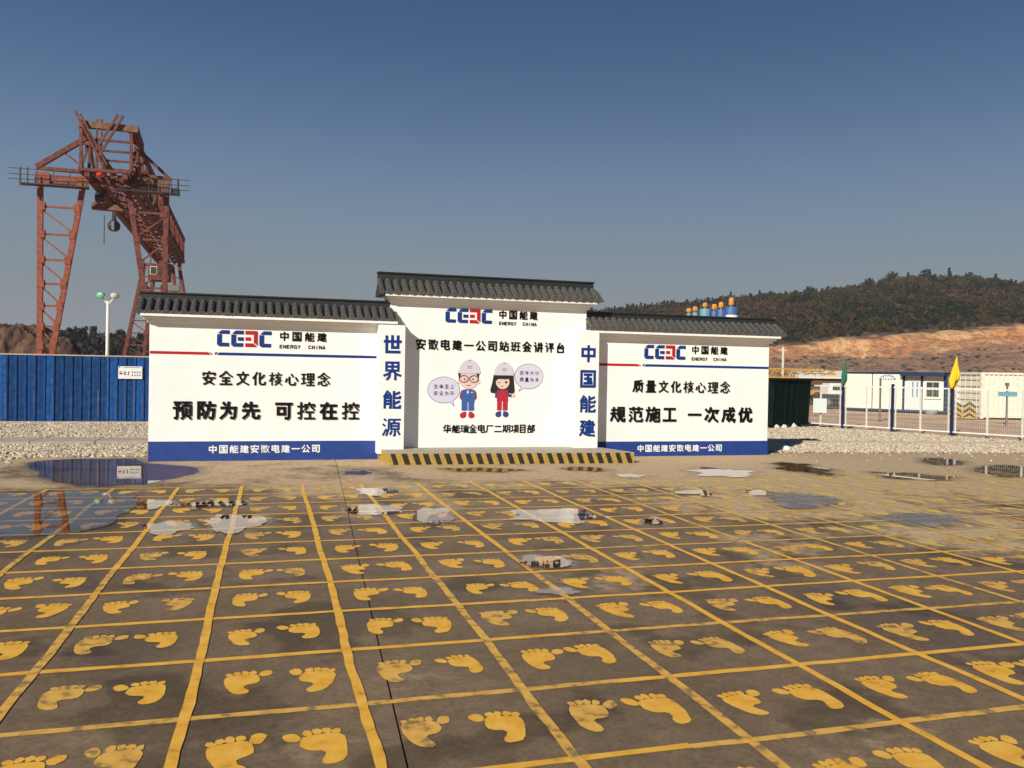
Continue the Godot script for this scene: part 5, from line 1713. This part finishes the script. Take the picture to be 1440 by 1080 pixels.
func build_vehicles() -> void:
	# truck crane with its lattice boom laid flat
	var at := P(39.6, 0, 60.4)
	var d := Vector3(4.2, 0, 1.2).normalized()
	var t := thing("truck_crane", "yellow lattice-boom truck crane parked behind the green skip", "crane truck", at, atan2(-d.z, d.x))
	var cb := B.new()
	cb.cbox(Vector3(0, 0.95, -1.0), Vector3(9.0, 0.5, 2.2), 0.05)
	add(t, "chassis", cb.done(), M.boom_yellow)
	for x in [-3.6, -2.3, 2.0, 3.4]:
		wheel(t, Vector3(x, 0.5, 0.0), Vector3(0, 0, 1), 0.5)
	var hb := B.new()
	hb.hexa([Vector3(2.6, 1.2, 0.0), Vector3(4.4, 1.2, 0.0), Vector3(4.4, 1.2, -2.0), Vector3(2.6, 1.2, -2.0), Vector3(2.7, 2.2, -0.1), Vector3(4.0, 2.2, -0.1), Vector3(4.0, 2.2, -1.9), Vector3(2.7, 2.2, -1.9)])
	var cab := add(t, "cab", hb.done(), M.orange)
	var gl := B.new()
	gl.box(Vector3(3.3, 1.82, -0.02), Vector3(0.9, 0.5, 0.05))
	add(cab, "window", gl.done(), M.glass)
	var bb := B.new()
	for y in [2.15, 2.85]:
		for z in [0.0, -0.75]:
			bb.bar(Vector3(-7.5, y, z), Vector3(4.3 + (0.0 if y < 2.5 else -0.4), y - 0.02, z), 0.10)
	var boom := add(t, "boom", bb.done(), M.boom_yellow)
	for i in 17:
		var x := -7.4 + i * 0.68
		for z in [0.0, -0.75]:
			one_bar(boom, "lacing", Vector3(x, 2.15 if i % 2 == 0 else 2.85, z), Vector3(x + 0.68, 2.85 if i % 2 == 0 else 2.15, z), 0.065, M.boom_yellow)
		one_bar(boom, "lacing", Vector3(x, 2.85, 0), Vector3(x + 0.34, 2.85, -0.75), 0.05, M.boom_yellow)
	one_bar(boom, "boom_head", Vector3(4.0, 2.1, -0.35), Vector3(4.9, 2.5, -0.35), 0.55, M.boom_yellow, 0.5)
	# white van and a dark lorry further back
	var v := thing("white_van", "small white van half hidden behind the mesh fence", "van", P(41.8, 0, 54.8), atan2(-d.z, d.x))
	var vb := B.new()
	vb.hexa([Vector3(-1.5, 0.75, 0.8), Vector3(1.6, 0.75, 0.8), Vector3(1.6, 0.75, -0.8), Vector3(-1.5, 0.75, -0.8), Vector3(-1.3, 1.75, 0.7), Vector3(0.7, 1.75, 0.7), Vector3(0.7, 1.75, -0.7), Vector3(-1.3, 1.75, -0.7)])
	vb.cbox(Vector3(0.1, 0.6, 0), Vector3(3.5, 0.45, 1.64), 0.05)
	add(v, "body", vb.done(), M.white_paint)
	for x in [-1.0, 1.1]:
		wheel(v, Vector3(x, 0.33, 0.78), Vector3(0, 0, 1), 0.33)
		wheel(v, Vector3(x, 0.33, -0.78), Vector3(0, 0, 1), 0.33)
		var wn := B.new()
		wn.box(Vector3(x * 0.55 - 0.15, 1.42, 0.75), Vector3(0.75, 0.38, 0.05), Basis(Vector3(1, 0, 0), -0.1))
		add(v, "window", wn.done(), M.glass)
	var l := thing("flatbed_trailer", "dark flatbed trailer behind the mesh fence by the skip", "trailer", P(40.2, 0, 51.5), atan2(-d.z, d.x))
	var lb := B.new()
	lb.cbox(Vector3(0, 0.75, 0), Vector3(6.0, 0.22, 2.0), 0.03)
	add(l, "deck", lb.done(), M.dark_steel)
	one_bar(l, "side_rail", Vector3(-3.0, 0.95, 1.0), Vector3(3.0, 0.95, 1.0), 0.10, M.dark_green)
	for x in [-2.2, -1.3, 1.8]:
		wheel(l, Vector3(x, 0.42, 0.9), Vector3(0, 0, 1), 0.42)
	# low pale shed roof behind
	var s := thing("low_shed", "long low pale shed between the truck crane and the portable cabin", "shed", P(45.4, 0, 60.0), atan2(-d.z, d.x))
	var sb := B.new()
	sb.box(Vector3(0, 1.05, 0), Vector3(7.5, 2.1, 2.6))
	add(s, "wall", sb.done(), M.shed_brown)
	var sr := B.new()
	sr.hexa([Vector3(-3.9, 2.1, 1.6), Vector3(3.9, 2.1, 1.6), Vector3(3.9, 2.1, -1.5), Vector3(-3.9, 2.1, -1.5), Vector3(-3.9, 2.2, 1.6), Vector3(3.9, 2.2, 1.6), Vector3(3.9, 2.75, 0.0), Vector3(-3.9, 2.75, 0.0)])
	add(s, "roof", sr.done(), M.cream)
	# orange and green mixer between cabin and container
	var mx := thing("site_mixer", "orange and green concrete mixer in the gap between cabin and container", "mixer", P(40.4, 0, 41.9), 0.6)
	var mb := B.new()
	mb.cbox(Vector3(0, 0.75, 0), Vector3(1.6, 0.7, 1.1), 0.05)
	add(mx, "base", mb.done(), M.flag_green)
	var dm := B.new(true)
	dm.lathe(Vector3(0, 1.1, 0), [[0.3, 0.0], [0.62, 0.25], [0.66, 0.6], [0.42, 1.0], [0.36, 1.05], [0.0, 1.06]], 16)
	add(mx, "drum", dm.done(), M.orange)
	for x in [-0.6, 0.6]:
		wheel(mx, Vector3(x, 0.3, 0.5), Vector3(0, 0, 1), 0.3)

func build_silos() -> void:
	var rows := [[-2.3, 0.42, 13.2, 1, 13.7], [-1.2, 0.50, 13.4, 1, 14.0], [0.55, 0.95, 14.1, 1, 14.7], [2.2, 0.65, 13.7, 0, 14.5], [3.4, 0.85, 14.0, 0, 14.9], [5.2, 1.15, 14.5, 0, 15.7]]
	var words := ["smallest teal silo at the left end of the silo row", "second teal silo from the left with orange filter", "tall teal and white silo third in the row", "narrow blue silo fourth in the row", "blue and white silo fifth in the row", "largest blue and white silo at the right end"]
	for i in 6:
		var q: Array = rows[i]
		var at := P(73.5 + q[0] * CS, 0, 135.3 - q[0] * SN)
		var t := thing("silo", words[i] + " above the tiled roof", "silo", at, 0.0, "silos of the batching plant")
		var b := B.new(true)
		b.lathe(Vector3.ZERO, [[q[1] * 0.3, 2.0], [q[1], 4.5], [q[1], q[2] - 1.3]], 18)
		add(t, "shell", b.done(), M.silo_white)
		var c := B.new(true)
		c.lathe(Vector3.ZERO, [[q[1] * 1.02, q[2] - 1.3], [q[1] * 1.02, q[2]], [q[1] * 0.9, q[2] + 0.15], [0.0, q[2] + 0.2]], 18)
		add(t, "top_band", c.done(), M.silo_teal if q[3] else M.silo_blue)
		var f := B.new()
		f.lathe(Vector3(0, q[2] + 0.1, 0), [[0.22, 0.0], [0.22, 0.3], [0.46, 0.4], [0.46, q[4] - q[2] + 0.35], [0.3, q[4] - q[2] + 0.5], [0.0, q[4] - q[2] + 0.55]], 10)
		add(t, "dust_filter", f.done(), M.silo_orange)
		for k in 6:
			var u := TAU * k / 6.0
			one_bar(t, "railing", Vector3(cos(u) * q[1], q[2] + 0.1, sin(u) * q[1]), Vector3(cos(u) * q[1], q[2] + 1.0, sin(u) * q[1]), 0.06, M.grey_steel)
		for k in 4:
			var u := TAU * (k + 0.5) / 4.0
			one_bar(t, "leg", Vector3(cos(u) * q[1] * 0.9, -0.06, sin(u) * q[1] * 0.9), Vector3(cos(u) * q[1] * 0.9, 4.8, sin(u) * q[1] * 0.9), 0.2, M.grey_steel)

func build_small_things() -> void:
	origin = Vector3.ZERO
	var s := thing("sign_post", "small blue sign board on a grey post before the shipping container", "sign", P(33.7, 0, 32.2), -0.35)
	one_bar(s, "post", Vector3(0, -0.06, 0), Vector3(0, 1.85, 0), 0.07, M.grey_steel)
	var b := B.new()
	b.cbox(Vector3(0, 1.46, 0.05), Vector3(0.86, 0.22, 0.025), 0.004)
	add(s, "board", b.done(), M.silo_teal)
	one_bar(s, "cap", Vector3(0, 1.85, 0), Vector3(0, 2.0, 0), 0.14, M.grey_steel)
	# striped barriers
	var words := ["yellow and black striped barrier block right of the yellow flag", "yellow and black striped barrier block left of the yellow flag"]
	for k in 2:
		var t := thing("striped_barrier", words[k], "barrier", [P(36.95, 0, 37.75), P(37.15, 0, 38.95)][k], -0.75, "striped barriers by the container")
		t.scale = Vector3(0.7, 0.85, 0.7)
		var p := PackedVector2Array([Vector2(-0.55, 0), Vector2(0.55, 0), Vector2(0.42, 0.75), Vector2(0.12, 1.0), Vector2(-0.12, 1.0), Vector2(-0.42, 0.75)])
		var bb := B.new()
		bb.prism(p, -0.25, 0.25)
		add(t, "block", bb.done(), M.hazard_yellow)
		for r in 3:
			for sgn in [-1, 1]:
				var y := 0.06 + r * 0.36
				var st := B.new()
				st.prism(PackedVector2Array([Vector2(sgn * 0.44, maxf(0.02, y - 0.12)), Vector2(sgn * 0.42, y + 0.05), Vector2(sgn * 0.003, y + 0.33), Vector2(sgn * 0.003, y + 0.15)]), 0.25, 0.256)
				add(t, "stripe", st.done(), M.hazard_black)
	var u := thing("utility_pole", "thin pale utility pole standing before the red earth slope", "pole", from_view(24.3, -0.3, 76.0))
	one_bar(u, "pole", Vector3(0, 0, 0), Vector3(0, 5.2, 0), 0.13, M.white_paint)
	one_bar(u, "cross_arm", Vector3(-0.4, 4.9, 0), Vector3(0.4, 4.9, 0), 0.08, M.white_paint)
	var pl := thing("cabin_post", "thin grey post standing before the white cabin panels", "post", P(29.5, 0, 35.8))
	one_bar(pl, "post", Vector3(0, -0.06, 0), Vector3(0, 2.1, 0), 0.07, M.grey_steel)
	one_bar(pl, "base_plate", Vector3(-0.12, 0.0, 0), Vector3(0.12, 0.0, 0), 0.24, M.grey_steel, 0.03)
	var w := thing("wash_basin", "pale blue basin on the ground below the cabin window", "basin", P(39.4, 0, 43.2))
	var wb := B.new(true)
	wb.lathe(Vector3.ZERO, [[0.0, -0.06], [0.30, -0.05], [0.42, 0.22], [0.45, 0.24], [0.38, 0.22], [0.26, 0.0], [0.0, 0.0]], 18)
	add(w, "bowl", wb.done(), mat(0.40, 0.50, 0.60, 0.4))
	var sc := thing("gravel_scrap", "white paper scrap lying on the gravel beside the right wall", "litter", P(14.1, 0, 20.9), 0.5)
	var sb := B.new()
	sb.lathe(Vector3.ZERO, [[0.14, -0.02], [0.16, 0.03], [0.07, 0.09], [0.0, 0.10]], 6)
	add(sc, "scrap", sb.done(), M.letter_white)


# ---------------------------------------------------------------- vegetation
func crown_mesh(kind: int, n: int, sd: int) -> ArrayMesh:
	# unit crown: height 1, leaf-clump faces spread through its volume
	var r := RandomNumberGenerator.new()
	r.seed = sd
	var st := SurfaceTool.new()
	st.begin(Mesh.PRIMITIVE_TRIANGLES)
	st.set_smooth_group(-1)
	var lobes := []
	for k in 5:
		lobes.append(Vector3(r.randf_range(-0.2, 0.2), r.randf_range(0.35, 0.8), r.randf_range(-0.2, 0.2)))
	for k in n:
		var p := Vector3.ZERO
		if kind == 0:   # pine: whorls that narrow upwards
			var h := pow(r.randf(), 0.8)
			var tier := floorf(h * 6.0) / 6.0
			var rad := (1.0 - tier * 0.93) * 0.30 * r.randf_range(0.15, 1.0)
			var u := r.randf() * TAU
			p = Vector3(cos(u) * rad, 0.16 + 0.84 * h - rad * 0.2, sin(u) * rad)
		else:
			var c: Vector3 = lobes[r.randi() % 5]
			var v := Vector3(r.randfn(), r.randfn(), r.randfn()).normalized() * pow(r.randf(), 0.45) * (0.30 if kind == 1 else 0.36)
			p = c + v * Vector3(1.0, 0.75, 1.0)
			p.y = maxf(p.y, 0.08)
		var s := r.randf_range(0.035, 0.085) * (0.8 if kind == 0 else 1.0)
		var bas := Basis(Vector3(r.randfn(), r.randfn(), r.randfn()).normalized(), r.randf() * TAU)
		var shade := r.randf_range(0.75, 1.2)
		st.set_color(Color(shade, shade, shade))
		for q in [[-1, -0.6], [1, -0.6], [0.2, 1.1], [-1, -0.6], [0.2, 1.1], [-0.8, 0.7]]:
			st.add_vertex(p + bas * Vector3(q[0] * s, q[1] * s, r.randf_range(-0.2, 0.2) * s))
	st.generate_normals()
	return st.commit()

func grove(label: String, mesh: Mesh, list: Array) -> void:
	var mm := MultiMesh.new()
	mm.transform_format = MultiMesh.TRANSFORM_3D
	mm.use_colors = true
	mm.mesh = mesh
	mm.instance_count = list.size()
	for k in list.size():
		mm.set_instance_transform(k, list[k][0])
		mm.set_instance_color(k, list[k][1])
	var o := MultiMeshInstance3D.new()
	o.name = numbered("wood")
	o.multimesh = mm
	o.material_override = M.leaf
	o.set_meta("kind", "stuff")
	o.set_meta("label", label)
	add_child(o)

func lone_tree(label: String, at: Vector3, h: float, wide: float, mesh: Mesh, tint: Color, group: String) -> void:
	var t := thing("tree", label, "tree", at, 0.0, group)
	var b := B.new()
	b.tube(Vector3(0, -0.4, 0), Vector3(0.03 * h, h * 0.82, 0), h * 0.028, h * 0.006, 7)
	for k in 4:
		var u := TAU * k / 4.0 + h
		b.tube(Vector3(0.012 * h, h * (0.35 + 0.1 * k), 0), Vector3(cos(u) * wide * 0.18, h * (0.48 + 0.1 * k), sin(u) * wide * 0.18), h * 0.010, h * 0.004, 5)
	add(t, "trunk", b.done(), M.bark)
	var m := M.leaf.duplicate() as StandardMaterial3D
	m.albedo_color = tint.linear_to_srgb()
	var c := add(t, "crown", mesh, m)
	c.scale = Vector3(wide, h, wide)
	c.rotation.y = h * 3.0

func build_forest() -> void:
	var shapes := []
	for k in 9:
		shapes.append(crown_mesh([0, 1, 2][k % 3], 110, 300 + k))
	var lists := []
	for k in 9:
		lists.append([])
	var put := func(kind: int, at: Vector3, h: float, w: float, c: Color) -> void:
		var bas := Basis(Vector3.UP, rng.randf() * TAU).scaled(Vector3(w, h, w))
		lists[(rng.randi() % 3) * 3 + kind].append([Transform3D(bas, at), c])
	for k in 12000:
		var a := rng.randf_range(-130.0, 340.0)
		var d := rng.randf_range(258.0, 455.0)
		var f := d + hill_noise.get_noise_2d(a * 2.0, d * 2.0) * 14.0
		if f < 262.0 + rng.randf() * 4.0:
			continue
		var patch := hill_noise.get_noise_2d(a * 3.0 + 900.0, d * 3.0)
		var kind := 0 if rng.randf() < 0.28 + patch else 1 if rng.randf() < 0.6 else 2
		var c := Color(0.026, 0.034, 0.015) if kind == 0 else Color(0.056, 0.048, 0.022) if kind == 1 else Color(0.075, 0.050, 0.030)
		c = c.lerp(Color(0.098, 0.058, 0.032), clampf(0.15 - patch * 1.2 + rng.randf_range(-0.2, 0.25), 0.0, 0.75)) * rng.randf_range(0.7, 1.25)
		var near := smoothstep(262.0, 290.0, f)
		var h := rng.randf_range(3.4, 6.0) * (0.5 + 0.5 * near) * (1.0 if kind < 2 else 0.75)
		put.call(kind, from_view(a, hill(a, d) - 0.3, d), h, h * rng.randf_range(0.9, 1.3), c)
	# scrub on the lower slope
	for k in 2600:
		var a := rng.randf_range(20.0, 230.0)
		var d := rng.randf_range(150.0, 222.0)
		var f := d + hill_noise.get_noise_2d(a * 2.0, d * 2.0) * 14.0
		if f > 221.0 or hill_noise.get_noise_2d(a * 5.0, d * 5.0 + 40.0) < -0.05:
			continue
		var h := rng.randf_range(0.3, 1.1) * rng.randf_range(0.6, 1.0)
		put.call(2, from_view(a, hill(a, d) - 0.15, d), h, h * 1.6, Color(0.12, 0.085, 0.055).lerp(Color(0.075, 0.07, 0.04), rng.randf()))
	# tree belt beyond the crane
	for k in 1700:
		var a := rng.randf_range(-190.0, -40.0)
		var d := rng.randf_range(215.0, 262.0)
		var h := rng.randf_range(7.0, 12.8) * (0.9 + 0.35 * hill_noise.get_noise_1d(a * 8.0))
		put.call(0 if rng.randf() < 0.3 else 1, from_view(a, -0.3, d), h, h * rng.randf_range(0.8, 1.1), Color(0.036, 0.040, 0.026).lerp(Color(0.075, 0.055, 0.04), rng.randf()) * rng.randf_range(0.7, 1.15))
	for k in 9:
		grove(["dark conifers of the hillside wood and the far tree belt", "olive broadleaf trees of the hillside wood", "brown winter scrub of the hillside"][k % 3], shapes[k], lists[k])
	# trees that stand out on the skyline
	var tall := [[124.0, 5.2, 0], [131.0, 4.6, 1], [150.0, 5.0, 1], [176.0, 5.5, 1], [188.0, 6.5, 1], [196.0, 5.2, 0], [205.0, 6.0, 1], [219.0, 7.6, 0], [229.0, 5.6, 1], [241.0, 7.4, 0], [253.0, 5.0, 0], [108.0, 5.0, 0]]
	var words := ["skyline pine above the right end of the tiled roof", "small round skyline tree left of the hill's shoulder", "low skyline tree above the green skip", "broad skyline tree on the rising ridge", "bushy dark tree on the left shoulder of the hilltop", "small skyline pine beside the bushy hilltop tree", "broad tree on the middle of the hilltop", "tallest pointed pine on top of the hill", "round tree right of the tallest hilltop pine", "second tallest pointed pine, right on the hill", "short pine on the falling right end of the ridge", "leftmost skyline pine above the silos"]
	var hi := [crown_mesh(0, 260, 401), crown_mesh(1, 260, 402)]
	for i in tall.size():
		var q: Array = tall[i]
		var d := 424.0 - hill_noise.get_noise_2d(q[0] * 2.0, 848.0) * 14.0
		lone_tree(words[i], from_view(q[0], hill(q[0], d) - 0.3, d), q[1] + 2.0, (q[1] + 2.0) * (0.75 if q[2] == 0 else 1.0), hi[q[2]], Color(0.028, 0.034, 0.017) if q[2] == 0 else Color(0.045, 0.042, 0.022), "trees on the skyline")
